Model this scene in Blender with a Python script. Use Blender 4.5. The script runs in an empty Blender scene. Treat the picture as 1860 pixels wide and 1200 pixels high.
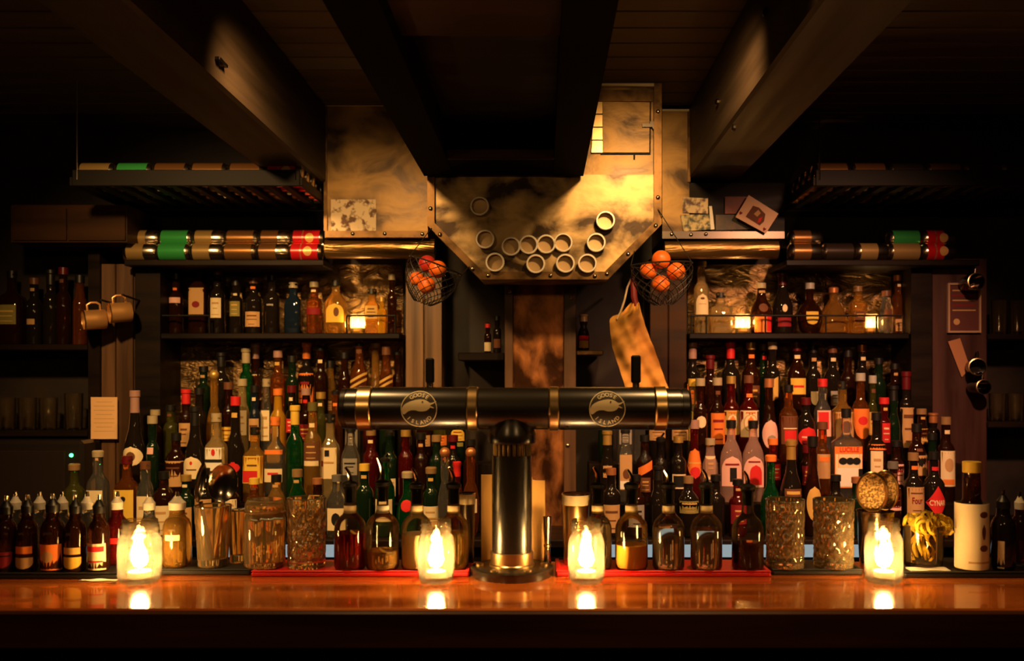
import bpy, math, random
from math import sin, cos, pi, sqrt
from mathutils import Vector, Matrix
random.seed(7)

# ------------------------------------------------------------------ camera
F = 1650.0            # focal length in pixels of the 1860 wide frame
CX, CY = 985.0, 690.0 # vanishing point of the beams
EYE = 1.435
sc = bpy.context.scene
col = sc.collection
cd = bpy.data.cameras.new('camera')
cam = bpy.data.objects.new('camera', cd)
col.objects.link(cam)
cam.location = (0, 0, EYE)
cam.rotation_euler = (pi / 2, 0, 0)
cd.sensor_width = 36.0
cd.lens = 36.0 * F / 1860.0
cd.shift_x = -(CX - 930.0) / 1860.0
cd.shift_y = (CY - 600.0) / 1860.0
cd.clip_start = 0.05
cd.dof.use_dof = True
cd.dof.focus_distance = 2.35
cd.dof.aperture_fstop = 4.0
sc.camera = cam

# ------------------------------------------------------------------ world, lights, exposure
w = bpy.data.worlds.new('dim_room'); sc.world = w
w.use_nodes = True
bg = w.node_tree.nodes['Background']
bg.inputs[0].default_value = (1.0, 0.48, 0.16, 1)
bg.inputs[1].default_value = 0.002
sc.view_settings.view_transform = 'Standard'
sc.view_settings.look = 'None'
sc.view_settings.gamma = 1.0
sc.view_settings.use_curve_mapping = False
sc.view_settings.exposure = 0.0
try:
    sc.cycles.use_denoising = True
    sc.cycles.max_bounces = 14
    sc.cycles.transmission_bounces = 12
    sc.cycles.transparent_max_bounces = 24
    sc.cycles.glossy_bounces = 5
    sc.cycles.diffuse_bounces = 3
    sc.cycles.sample_clamp_indirect = 4.0
    sc.cycles.caustics_refractive = True
    sc.cycles.blur_glossy = 0.6
except Exception:
    pass

def spot(name, loc, target, power, color, size, blend=0.6, radius=0.03):
    l = bpy.data.lights.new(name, 'SPOT')
    l.energy = power; l.color = color; l.spot_size = math.radians(size); l.spot_blend = blend
    l.shadow_soft_size = radius
    o = bpy.data.objects.new(name, l); col.objects.link(o)
    o.location = loc
    d = Vector(target) - Vector(loc)
    o.rotation_euler = d.to_track_quat('-Z', 'Y').to_euler()
    return o
# small ceiling spots over the service side, just above the frame, one each side of the duct
WARM = (1.0, 0.56, 0.20)
spot('ceiling_spot_lamp', (0.36, 2.12, 2.36), (0.45, 3.2, 1.40), 56, WARM, 96, 0.9, 0.06)
spot('ceiling_spot_lamp', (-0.60, 2.12, 2.36), (-0.75, 3.2, 1.15), 62, WARM, 96, 0.9, 0.06)
spot('ceiling_spot_lamp', (1.10, 1.75, 2.34), (0.95, 3.3, 1.05), 190, (1.0, 0.47, 0.25), 70, 1.0, 0.05)
spot('ceiling_spot_lamp', (-1.25, 1.75, 2.34), (-1.10, 3.3, 1.22), 125, WARM, 82, 1.0, 0.05)
# dim unseen fill lamps added over the guest side to light the front
def lamp(loc, power, radius=0.06):
    l = bpy.data.lights.new('front_fill_lamp', 'POINT'); l.energy = power; l.color = WARM; l.shadow_soft_size = radius
    o = bpy.data.objects.new('front_fill_lamp', l); col.objects.link(o); o.location = loc
lamp((-0.70, 0.35, 2.02), 5.5); lamp((0.60, 0.35, 2.02), 5.5)
# downlights straight over the bar top
spot('bar_downlight', (-0.56, 1.66, 2.38), (-0.50, 1.76, 1.1), 30, WARM, 84, 0.8, 0.04)
spot('bar_downlight', (0.40, 1.66, 2.38), (0.40, 1.76, 1.1), 30, WARM, 84, 0.8, 0.04)


# ------------------------------------------------------------------ materials
MATS = {}
def nt(name):
    m = bpy.data.materials.new(name); m.use_nodes = True
    t = m.node_tree
    return m, t, t.nodes['Principled BSDF'], t.nodes['Material Output']

def plain(name, c, rough=0.5, metal=0.0, spec=0.5, coat=0.0, emit=None, estr=0.0):
    if name in MATS: return MATS[name]
    m, t, b, o = nt(name)
    b.inputs['Base Color'].default_value = (*c, 1)
    b.inputs['Roughness'].default_value = rough
    b.inputs['Metallic'].default_value = metal
    b.inputs['Specular IOR Level'].default_value = spec
    b.inputs['Coat Weight'].default_value = coat
    if emit:
        b.inputs['Emission Color'].default_value = (*emit, 1)
        b.inputs['Emission Strength'].default_value = estr
    MATS[name] = m
    return m

def noisy(name, c1, c2, scale=(4, 4, 4), rough=(0.4, 0.6), metal=0.0, bump=0.2, detail=6, dist=0.0,
          ramp=(0.35, 0.65), bscale=None, spec=0.5, bdist=0.01, nscale=1.0):
    """two tone noise material in object space with its own relief"""
    if name in MATS: return MATS[name]
    m, t, b, o = nt(name)
    N = t.nodes; L = t.links
    tc = N.new('ShaderNodeTexCoord'); mp = N.new('ShaderNodeMapping')
    mp.inputs['Scale'].default_value = scale
    L.new(tc.outputs['Object'], mp.inputs['Vector'])
    n = N.new('ShaderNodeTexNoise'); n.inputs['Scale'].default_value = nscale
    n.inputs['Detail'].default_value = detail; n.inputs['Distortion'].default_value = dist
    L.new(mp.outputs[0], n.inputs['Vector'])
    r = N.new('ShaderNodeValToRGB')
    r.color_ramp.elements[0].position = ramp[0]; r.color_ramp.elements[0].color = (*c1, 1)
    r.color_ramp.elements[1].position = ramp[1]; r.color_ramp.elements[1].color = (*c2, 1)
    L.new(n.outputs['Fac'], r.inputs['Fac']); L.new(r.outputs[0], b.inputs['Base Color'])
    mr = N.new('ShaderNodeMapRange')
    mr.inputs['To Min'].default_value = rough[0]; mr.inputs['To Max'].default_value = rough[1]
    mr.inputs['From Min'].default_value = 0.3; mr.inputs['From Max'].default_value = 0.7
    L.new(n.outputs['Fac'], mr.inputs['Value']); L.new(mr.outputs[0], b.inputs['Roughness'])
    b.inputs['Metallic'].default_value = metal
    b.inputs['Specular IOR Level'].default_value = spec
    if bump:
        src = n
        if bscale:
            mp2 = N.new('ShaderNodeMapping'); mp2.inputs['Scale'].default_value = bscale
            L.new(tc.outputs['Object'], mp2.inputs['Vector'])
            src = N.new('ShaderNodeTexNoise'); src.inputs['Scale'].default_value = 1.0
            src.inputs['Detail'].default_value = 5; src.inputs['Distortion'].default_value = dist
            L.new(mp2.outputs[0], src.inputs['Vector'])
        bp = N.new('ShaderNodeBump'); bp.inputs['Strength'].default_value = bump
        bp.inputs['Distance'].default_value = bdist
        L.new(src.outputs['Fac'], bp.inputs['Height']); L.new(bp.outputs[0], b.inputs['Normal'])
    MATS[name] = m
    return m

def glass_solid(name, c, trans=0.85, rough=0.04, ior=1.40):
    """a full bottle: tinted liquid behind glass, one solid refracting body"""
    if name in MATS: return MATS[name]
    m, t, b, o = nt(name)
    b.inputs['Base Color'].default_value = (*c, 1)
    b.inputs['Transmission Weight'].default_value = trans
    b.inputs['Roughness'].default_value = rough
    b.inputs['IOR'].default_value = ior
    MATS[name] = m
    return m

def glass_thin(name, tint=(0.96, 0.94, 0.9), haze=0.0, hazec=(1, 0.9, 0.75), bump=0.0, bscale=60, rough=0.03):
    """thin walled glass: straight transmission, fresnel reflection and an optional haze that scatters light"""
    if name in MATS: return MATS[name]
    m, t, b, o = nt(name)
    N = t.nodes; L = t.links
    N.remove(b)
    tr = N.new('ShaderNodeBsdfTransparent'); tr.inputs[0].default_value = (*tint, 1)
    gl = N.new('ShaderNodeBsdfGlossy'); gl.inputs['Roughness'].default_value = rough
    fr = N.new('ShaderNodeFresnel'); fr.inputs['IOR'].default_value = 1.5
    mx = N.new('ShaderNodeMixShader')
    L.new(fr.outputs[0], mx.inputs[0]); L.new(tr.outputs[0], mx.inputs[1]); L.new(gl.outputs[0], mx.inputs[2])
    if bump:
        tc = N.new('ShaderNodeTexCoord'); n = N.new('ShaderNodeTexNoise'); n.inputs['Scale'].default_value = bscale
        n.inputs['Detail'].default_value = 2
        L.new(tc.outputs['Object'], n.inputs['Vector'])
        bp = N.new('ShaderNodeBump'); bp.inputs['Strength'].default_value = bump; bp.inputs['Distance'].default_value = 0.002
        L.new(n.outputs['Fac'], bp.inputs['Height'])
        L.new(bp.outputs[0], gl.inputs['Normal']); L.new(bp.outputs[0], fr.inputs['Normal'])
    out = mx
    if haze > 0:
        tl = N.new('ShaderNodeBsdfTranslucent'); tl.inputs[0].default_value = (*hazec, 1)
        m2 = N.new('ShaderNodeMixShader'); m2.inputs[0].default_value = haze
        if bump:
            n2 = N.new('ShaderNodeTexNoise'); n2.inputs['Scale'].default_value = bscale * 0.6
            L.new(tc.outputs['Object'], n2.inputs['Vector'])
            mr = N.new('ShaderNodeMapRange'); mr.inputs['From Min'].default_value = 0.3; mr.inputs['From Max'].default_value = 0.7
            mr.inputs['To Min'].default_value = haze * 0.5; mr.inputs['To Max'].default_value = min(1, haze * 1.6)
            L.new(n2.outputs['Fac'], mr.inputs['Value']); L.new(mr.outputs[0], m2.inputs[0])
        L.new(mx.outputs[0], m2.inputs[1]); L.new(tl.outputs[0], m2.inputs[2]); out = m2
    L.new(out.outputs[0], o.inputs['Surface'])
    MATS[name] = m
    return m

def emitter(name, c, s):
    if name in MATS: return MATS[name]
    m, t, b, o = nt(name)
    t.nodes.remove(b)
    e = t.nodes.new('ShaderNodeEmission'); e.inputs[0].default_value = (*c, 1); e.inputs[1].default_value = s
    t.links.new(e.outputs[0], o.inputs['Surface'])
    MATS[name] = m
    return m

COLORS = {
 'cream': (0.78, 0.62, 0.36), 'white': (0.80, 0.74, 0.62), 'tan': (0.52, 0.30, 0.12), 'yellow': (0.75, 0.48, 0.06),
 'gold': (0.62, 0.38, 0.09), 'orange': (0.78, 0.20, 0.03), 'red': (0.62, 0.02, 0.02), 'dark red': (0.22, 0.01, 0.015), 'pink': (0.75, 0.42, 0.34),
 'brown': (0.14, 0.05, 0.02), 'black': (0.008, 0.007, 0.006), 'green': (0.03, 0.22, 0.06), 'olive': (0.24, 0.20, 0.05),
 'blue': (0.02, 0.05, 0.12), 'grey': (0.28, 0.25, 0.21), 'copper': (0.65, 0.25, 0.09), 'lime': (0.38, 0.40, 0.08),
}
def paper(c): return plain('paper_' + c.replace(' ', '_'), COLORS[c], 0.7, spec=0.25)
def capmat(c):
    if c not in ('black', 'brown', 'copper', 'gold', 'red', 'orange', 'yellow'): return plain('cap_' + c.replace(' ', '_'), tuple(v * .5 for v in COLORS[c]), 0.35)
    if c in ('copper', 'gold'): return plain('foil_' + c, COLORS[c], 0.35, metal=0.6)
    return plain('cap_' + c.replace(' ', '_'), COLORS[c], 0.4)
GL = {
 'clear': ((0.95, 0.92, 0.84), 0.97), 'amber': ((0.60, 0.18, 0.025), 0.92), 'gold': ((0.85, 0.46, 0.09), 0.88), 'pale gold': ((0.90, 0.68, 0.30), 0.85),
 'brown': ((0.07, 0.02, 0.006), 0.8), 'black': ((0.010, 0.007, 0.005), 0.0), 'green': ((0.03, 0.36, 0.09), 0.94),
 'dark green': ((0.010, 0.028, 0.010), 0.5), 'olive': ((0.16, 0.16, 0.025), 0.82), 'ruby': ((0.20, 0.012, 0.01), 0.8),
 'dark blue': ((0.010, 0.02, 0.04), 0.4), 'yellow': ((0.85, 0.45, 0.03), 0.65), 'orange': ((0.85, 0.22, 0.02), 0.6), 'pink': ((0.85, 0.55, 0.45), 0.8),
}
def bottle_glass(k):
    c, tr = GL[k]
    return glass_solid('bottle_glass_' + k.replace(' ', '_'), c, tr, 0.018 if tr else 0.04, 1.45)

M_wood_dark = noisy('dark_stained_wood', (0.020, 0.009, 0.0035), (0.055, 0.023, 0.008), (1.5, 14, 14), (0.45, 0.65), bump=0.15, spec=.15)
M_wood_v = noisy('brown_plank_wood', (0.05, 0.022, 0.008), (0.13, 0.058, 0.02), (22, 22, 1.6), (0.4, 0.6), bump=0.2)
M_pillar = noisy('weathered_pillar_wood', (0.08, 0.038, 0.013), (0.22, 0.11, 0.038), (26, 26, 1.2), (0.35, 0.55), bump=0.2)
M_beam = noisy('rough_beam_wood', (0.015, 0.008, 0.003), (0.036, 0.019, 0.007), (16, 1.2, 16), (0.45, 0.7), bump=0.25)
M_ceil = noisy('ceiling_board_wood', (0.06, 0.038, 0.016), (0.125, 0.078, 0.032), (1.2, 18, 18), (0.5, 0.7), bump=0.2)
M_counter = noisy('varnished_bar_wood', (0.26, 0.055, 0.007), (0.60, 0.155, 0.022), (1.3, 22, 22), (0.12, 0.2), bump=0.05, detail=8, spec=1.0)
b_ = M_counter.node_tree.nodes['Principled BSDF']; b_.inputs['Coat Weight'].default_value = .8; b_.inputs['Coat Roughness'].default_value = .05
M_nosing = noisy('bar_nosing_wood', (0.035, 0.010, 0.004), (0.10, 0.030, 0.009), (1.3, 20, 20), (0.3, 0.45), bump=0.1)  # darker than the top: the unlit bar front is put into the colour
M_black = plain('matt_black_paint', (0.006, 0.0045, 0.0035), 0.6, spec=0.2)
M_blackwood = noisy('black_stained_wood', (0.005, 0.0032, 0.0022), (0.013, 0.006, 0.0028), (3, 20, 20), (0.4, 0.6), bump=0.1, spec=.15)
M_wall = noisy('hammered_dark_wall', (0.05, 0.03, 0.012), (0.30, 0.18, 0.07), (3, 3, 3), (0.22, 0.42), metal=0.75, bump=1.0,
               bscale=(9, 9, 20), bdist=0.03, dist=1.2)
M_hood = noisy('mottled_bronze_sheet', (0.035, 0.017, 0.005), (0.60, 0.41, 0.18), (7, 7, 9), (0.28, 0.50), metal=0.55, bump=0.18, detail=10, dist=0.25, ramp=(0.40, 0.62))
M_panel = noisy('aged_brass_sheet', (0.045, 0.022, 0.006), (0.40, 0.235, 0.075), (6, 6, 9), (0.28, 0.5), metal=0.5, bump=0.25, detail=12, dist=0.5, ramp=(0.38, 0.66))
M_copper = noisy('scratched_copper_sheet', (0.06, 0.020, 0.006), (0.50, 0.19, 0.055), (14, 14, 8), (0.28, 0.5), metal=0.7, bump=0.7, detail=14, dist=0.3, ramp=(0.44, 0.68), bdist=0.006)
M_frame = noisy('bronze_angle_bar', (0.06, 0.032, 0.011), (0.17, 0.092, 0.032), (20, 20, 20), (0.3, 0.45), metal=0.8, bump=0.05)
M_roll = noisy('dented_soffit_metal', (0.14, 0.075, 0.02), (0.38, 0.22, 0.075), (2, 8, 18), (0.22, 0.38), metal=0.85, bump=0.8, dist=0.6, bdist=0.02)
M_rivet = plain('rivet_steel', (0.75, 0.62, 0.45), 0.25, metal=1.0)
M_steel = plain('polished_steel', (0.66, 0.58, 0.48), 0.16, metal=1.0)
M_dsteel = plain('dark_steel', (0.10, 0.085, 0.07), 0.3, metal=1.0)
M_brass = plain('brushed_brass', (0.80, 0.55, 0.25), 0.28, metal=1.0)
M_towerblack = plain('gloss_black_enamel', (0.012, 0.009, 0.006), 0.27, spec=1.0, coat=0.0)
M_matred = plain('red_rubber_mat', (0.62, 0.012, 0.012), 0.45)
M_matblack = plain('black_rubber_mat', (0.012, 0.011, 0.010), 0.5)
M_tape = plain('masking_tape', (0.85, 0.72, 0.48), 0.7)
M_orange = noisy('orange_peel', (0.80, 0.13, 0.012), (0.95, 0.22, 0.02), (30, 30, 30), (0.4, 0.5), bump=0.25, bdist=0.002, bscale=(260, 260, 260))
M_bloodorange = noisy('blood_orange_peel', (0.42, 0.02, 0.02), (0.62, 0.05, 0.025), (30, 30, 30), (0.4, 0.5), bump=0.25, bdist=0.002, bscale=(260, 260, 260))
M_canvas = noisy('tan_canvas', (0.68, 0.33, 0.065), (0.80, 0.42, 0.09), (14, 14, 14), (0.8, 0.9), bump=0.25, bscale=(240, 240, 240), bdist=0.002, spec=0.15)
M_wire = plain('black_wire', (0.012, 0.010, 0.008), 0.5)
M_jar = glass_thin('mason_jar_glass', (1.0, 0.93, 0.80), haze=0.036, hazec=(1.0, 0.86, 0.60), bump=0.8, bscale=45)  # haze added to clear jar glass to imitate candle bloom
M_thin = glass_thin('thin_clear_glass', (0.985, 0.96, 0.90), haze=0.035, hazec=(1, .72, .34), rough=0.03)  # golden haze stands in for candlelight refracted at the glass edges
M_thinfrost = glass_thin('frosted_votive_glass', (1, 0.9, 0.7), haze=0.16, hazec=(1, 0.85, 0.55))
M_cut = glass_solid('cut_crystal', (1.0, 0.80, 0.46), 0.92, 0.0, 1.5)  # golden tint imitates candlelight caught in the glass
M_wax = plain('candle_wax', (0.90, 0.78, 0.55), 0.5)
M_flame = emitter('candle_flame', (1.0, 0.62, 0.24), 160.0)
M_led = emitter('fridge_light_strip', (0.78, 0.95, 1.0), 0.36)
M_green_led = emitter('green_indicator', (0.05, 1.0, 0.25), 9.0)

# ------------------------------------------------------------------ helpers
def PX(x, Y): return (x - CX) * Y / F
def PZ(y, Y): return EYE - (y - CY) * Y / F
def PXL(n, Y): return n * Y / F      # length of n pixels at depth Y

class MB:
    def __init__(s): s.v = []; s.f = []
    def quad(s, a, b, c, d):
        i = len(s.v); s.v += [a, b, c, d]; s.f.append((i, i + 1, i + 2, i + 3)); return s
    def box(s, x0, x1, y0, y1, z0, z1):
        i = len(s.v)
        s.v += [(x0, y0, z0), (x1, y0, z0), (x1, y1, z0), (x0, y1, z0), (x0, y0, z1), (x1, y0, z1), (x1, y1, z1), (x0, y1, z1)]
        s.f += [tuple(i + k for k in q) for q in ((0, 3, 2, 1), (4, 5, 6, 7), (0, 1, 5, 4), (1, 2, 6, 5), (2, 3, 7, 6), (3, 0, 4, 7))]
        return s
    def bbox(s, x0, x1, y0, y1, z0, z1, b=0.003):
        """box with chamfered edges on all twelve sides"""
        hx, hy, hz = (x1 - x0) / 2, (y1 - y0) / 2, (z1 - z0) / 2
        b = min(b, hx * .9, hy * .9, hz * .9)
        cx, cy, cz = (x0 + x1) / 2, (y0 + y1) / 2, (z0 + z1) / 2
        i = len(s.v); idx = {}
        for sx in (-1, 1):
            for sy in (-1, 1):
                for sz in (-1, 1):
                    for ax in range(3):
                        p = [hx - b, hy - b, hz - b]; p[ax] += b
                        idx[(sx, sy, sz, ax)] = len(s.v)
                        s.v.append((cx + sx * p[0], cy + sy * p[1], cz + sz * p[2]))
        def A(*k): return idx[k]
        for q in (-1, 1):
            fx = [A(q, -1, -1, 0), A(q, 1, -1, 0), A(q, 1, 1, 0), A(q, -1, 1, 0)]
            fy = [A(-1, q, -1, 1), A(-1, q, 1, 1), A(1, q, 1, 1), A(1, q, -1, 1)]
            fz = [A(-1, -1, q, 2), A(1, -1, q, 2), A(1, 1, q, 2), A(-1, 1, q, 2)]
            for fc in (fx, fy, fz): s.f.append(tuple(fc if q > 0 else fc[::-1]))
        for p in (-1, 1):
            for q in (-1, 1):
                e1 = [A(-1, p, q, 1), A(1, p, q, 1), A(1, p, q, 2), A(-1, p, q, 2)]
                e2 = [A(p, -1, q, 0), A(p, 1, q, 0), A(p, 1, q, 2), A(p, -1, q, 2)]
                e3 = [A(p, q, -1, 0), A(p, q, 1, 0), A(p, q, 1, 1), A(p, q, -1, 1)]
                s.f.append(tuple(e1 if p * q < 0 else e1[::-1]))
                s.f.append(tuple(e2 if p * q > 0 else e2[::-1]))
                s.f.append(tuple(e3 if p * q < 0 else e3[::-1]))
                for r in (-1, 1):
                    t3 = [A(p, q, r, 0), A(p, q, r, 1), A(p, q, r, 2)]
                    s.f.append(tuple(t3 if p * q * r > 0 else t3[::-1]))
        return s
    def lathe(s, prof, seg=20, n=2.0, flat=1.0, c=(0, 0, 0), axis='z', rfun=None):
        """revolve (r,z) profile; n>2 squares the section, flat squeezes it in depth; r==0 ends are closed"""
        rings = []
        def put(x, y, z):
            if axis == 'z': p = (x, y, z)
            elif axis == 'y': p = (x, -z, y)      # opens toward the camera (-y)
            else: p = (z, x, y)
            s.v.append((p[0] + c[0], p[1] + c[1], p[2] + c[2]))
        for (r, z) in prof:
            if r <= 1e-7:
                rings.append([len(s.v)]); put(0, 0, z)
            else:
                ring = []
                for k in range(seg):
                    a = 2 * pi * (k + 0.5) / seg
                    ca, sa = cos(a), sin(a)
                    rr = r
                    if n != 2.0: rr = r / (abs(ca) ** n + abs(sa) ** n) ** (1.0 / n)
                    if rfun: rr *= rfun(a, z)
                    ring.append(len(s.v)); put(rr * ca, rr * sa * flat, z)
                rings.append(ring)
        for a, b in zip(rings, rings[1:]):
            if len(a) == 1 and len(b) == 1: continue
            for k in range(seg):
                k2 = (k + 1) % seg
                if len(a) == 1: s.f.append((a[0], b[k2], b[k]))
                elif len(b) == 1: s.f.append((a[k], a[k2], b[0]))
                else: s.f.append((a[k], a[k2], b[k2], b[k]))
        return s
    def tube(s, pts, r, seg=8, closed=False, caps=True):
        pts = [Vector(p) for p in pts]; n = len(pts)
        rad = r if isinstance(r, (list, tuple)) else [r] * n
        rings = []; up = Vector((0.31, 0.2, 0.93))
        for i, p in enumerate(pts):
            if closed: t = pts[(i + 1) % n] - pts[i - 1]
            else: t = pts[min(i + 1, n - 1)] - pts[max(i - 1, 0)]
            t.normalize()
            u = up - t * up.dot(t)
            if u.length < 1e-3: u = Vector((1, 0, 0)) - t * t.x
            u.normalize(); v = t.cross(u); up = u
            ring = []
            for k in range(seg):
                a = 2 * pi * k / seg
                q = p + (u * cos(a) + v * sin(a)) * rad[i]
                ring.append(len(s.v)); s.v.append(tuple(q))
            rings.append(ring)
        pairs = list(zip(rings, rings[1:])) + ([(rings[-1], rings[0])] if closed else [])
        for a, b in pairs:
            for k in range(seg):
                k2 = (k + 1) % seg
                s.f.append((a[k], a[k2], b[k2], b[k]))
        if caps and not closed:
            s.f.append(tuple(rings[0][::-1])); s.f.append(tuple(rings[-1]))
        return s
    def prism(s, poly, y0, y1):
        """polygon of (x,z) extruded in depth, y0 the side nearer the camera"""
        i = len(s.v); n = len(poly)
        s.v += [(x, y0, z) for x, z in poly] + [(x, y1, z) for x, z in poly]
        ar = sum(poly[k][0] * poly[(k + 1) % n][1] - poly[(k + 1) % n][0] * poly[k][1] for k in range(n))
        fr = list(range(i, i + n)); bk = list(range(i + n, i + 2 * n))
        if ar < 0: fr = fr[::-1]; bk = bk[::-1]
        s.f.append(tuple(fr)); s.f.append(tuple(bk[::-1]))
        for k in range(n):
            a, b = fr[k], fr[(k + 1) % n]
            s.f.append((b, a, a + n, b + n))
        return s
    def grid(s, fn, nu, nv):
        i = len(s.v)
        for a in range(nu + 1):
            for b in range(nv + 1): s.v.append(fn(a / nu, b / nv))
        for a in range(nu):
            for b in range(nv):
                q = i + a * (nv + 1) + b
                s.f.append((q, q + nv + 1, q + nv + 2, q + 1))
        return s
    def mesh(s, name, mat, smooth=True, auto=0.6):
        me = bpy.data.meshes.new(name)
        me.from_pydata(s.v, [], s.f); me.validate(); me.update()
        if mat: me.materials.append(mat)
        if smooth:
            me.polygons.foreach_set('use_smooth', [True] * len(me.polygons))
            try: me.set_sharp_from_angle(angle=auto)
            except Exception: pass
        return me
    def build(s, name, mat, parent=None, loc=(0, 0, 0), rot=(0, 0, 0), smooth=True, auto=0.6):
        o = bpy.data.objects.new(name, s.mesh(name, mat, smooth, auto)); col.objects.link(o)
        o.location = loc; o.rotation_euler = rot
        if parent: o.parent = parent
        return o

def link_mesh(name, me, parent=None, loc=(0, 0, 0), rot=(0, 0, 0)):
    o = bpy.data.objects.new(name, me); col.objects.link(o)
    o.location = loc; o.rotation_euler = rot
    if parent: o.parent = parent
    return o
def tag(o, label, cat, group=None):
    o['label'] = label; o['category'] = cat
    if group: o['group'] = group
    return o
def thing(name, loc, label, cat, group=None, rot=(0, 0, 0)):
    o = bpy.data.objects.new(name, None); col.objects.link(o)
    o.empty_display_size = 0.02
    o.location = loc; o.rotation_euler = rot
    return tag(o, label, cat, group)
def structure(o): o['kind'] = 'structure'; return o
def copy_thing(root, loc, label=None):
    r = root.copy(); col.objects.link(r); r.location = loc
    if label: r['label'] = label
    for ch in root.children:
        c = ch.copy(); col.objects.link(c); c.parent = r
        for g in ch.children:
            d = g.copy(); col.objects.link(d); d.parent = c
    return r

def text_mesh(txt, size=1.0, bold=False):
    cu = bpy.data.curves.new('lettering', 'FONT'); cu.body = txt; cu.size = size
    cu.align_x = 'CENTER'; cu.align_y = 'CENTER'; cu.resolution_u = 3
    if bold: cu.offset = 0.02 * size
    o = bpy.data.objects.new('lettering', cu); col.objects.link(o)
    dg = bpy.context.evaluated_depsgraph_get()
    me = bpy.data.meshes.new_from_object(o.evaluated_get(dg))
    vs = [tuple(v.co) for v in me.vertices]; fs = [tuple(p.vertices) for p in me.polygons]
    bpy.data.objects.remove(o); bpy.data.curves.remove(cu); bpy.data.meshes.remove(me)
    return vs, fs
ORD = ['first', 'second', 'third', 'fourth', 'fifth', 'sixth', 'seventh', 'eighth', 'ninth', 'tenth', 'eleventh', 'twelfth', 'thirteenth',
       'fourteenth', 'fifteenth', 'sixteenth', 'seventeenth', 'eighteenth', 'nineteenth', 'twentieth', 'twenty-first', 'twenty-second',
       'twenty-third', 'twenty-fourth', 'twenty-fifth', 'twenty-sixth', 'twenty-seventh', 'twenty-eighth', 'twenty-ninth', 'thirtieth']

# ------------------------------------------------------------------ the setting
WX0, WX1, WY0, WY1, CEIL = -2.55, 2.35, -1.2, 3.62, 2.43
structure(MB().box(WX0, WX1, WY0, WY1 + .1, -.05, 0).build('floor', M_blackwood, smooth=False))
structure(MB().box(WX0, WX1, WY1, WY1 + .1, 0, CEIL + .1).build('wall_back', noisy('dark_plaster', (.010, .006, .004), (.028, .016, .009), (6, 6, 6), (.6, .8), bump=.3), smooth=False))  # plain dark mottled plaster
structure(MB().box(WX0 - .1, WX0, WY0, WY1 + .1, 0, CEIL + .1).build('wall_left', M_wood_dark, smooth=False))
structure(MB().box(WX1, WX1 + .1, WY0, WY1 + .1, 0, CEIL + .1).build('wall_right', M_wood_dark, smooth=False))
ceil = structure(MB().box(WX0, WX1, WY0, WY1, CEIL + .018, CEIL + .1).build('ceiling', M_wood_dark, smooth=False))
pm = MB().bbox(WX0 + .02, WX1 - .02, 0, .112, 0, .018, .004).mesh('ceiling_board', M_ceil, smooth=False)
for k in range(24):
    link_mesh('ceiling_board', pm, ceil, (0, 0.83 + k * .116, CEIL))

def beam(x0, x1, z0, label):
    o = MB().bbox(x0, x1, .6, WY1 - .02, z0, CEIL, .008).build('ceiling_beam', M_beam, smooth=False)
    structure(o); tag(o, label, 'beam'); return o
bl = beam(-.96, -.785, 2.150, 'rough brown timber ceiling beam over the hanging can rack with tan cans')
br = beam(.535, .72, 2.165, 'rough brown timber ceiling beam beside the hatch door')
# hook plates and bolt ends on the beam faces
for (x, y, bx, par, nm) in ((398, 113, -.785, bl, 'iron_bracket'), (1392, 22, .535, br, 'bolt'), (1305, 186, .535, br, 'bolt'), (1335, 232, .535, br, 'bolt')):
    Y = bx * F / (x - CX); s = 1 if bx < 0 else -1
    m = MB()
    if nm == 'iron_bracket': m.bbox(0, .012 * s if s > 0 else 0, -.03, .03, -.004, .004, .001) if s > 0 else m
    m.lathe([(0, 0), (.011, 0), (.011, .006), (.006, .010), (0, .010)], 10, axis='x')
    m.build(nm, M_dsteel, par, (bx, Y, PZ(y, Y)), (0, 0, 0 if s > 0 else pi))

# duct hanging under the ceiling down the middle
DX0, DX1, DZ = -.394, .137, 2.115
duct = thing('ventilation_duct', ((DX0 + DX1) / 2, 3.04, DZ), 'black boxed ventilation duct running along the ceiling to the hood', 'duct')
dl = lambda m, n, mat=M_blackwood: m.build(n, mat, duct, (-(DX0 + DX1) / 2, -3.04, -DZ), smooth=False)
M_duct = plain('duct_black', (.003, .002, .0015), .8, spec=.05)
dl(MB().box(DX0, DX0 + .10, .6, 3.03, DZ, CEIL), 'side_rail', M_duct)
dl(MB().box(DX1 - .10, DX1, .6, 3.03, DZ, CEIL), 'side_rail', M_duct)
dl(MB().box(DX0 + .10, DX1 - .10, 2.80, 3.03, DZ + .003, CEIL), 'end_board', M_duct)
dl(MB().bbox(DX0 + .10, DX1 - .10, 2.785, 2.80, DZ - .002, DZ + .03, .003), 'batten', M_wood_dark)
dl(MB().box(DX0 + .10, DX1 - .10, 1.90, 2.79, DZ + .10, CEIL), 'recessed_panel')
dl(MB().box(DX0 + .10, DX1 - .10, .6, 1.90, DZ + .04, CEIL), 'bottom_board', M_wood_dark)

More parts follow.
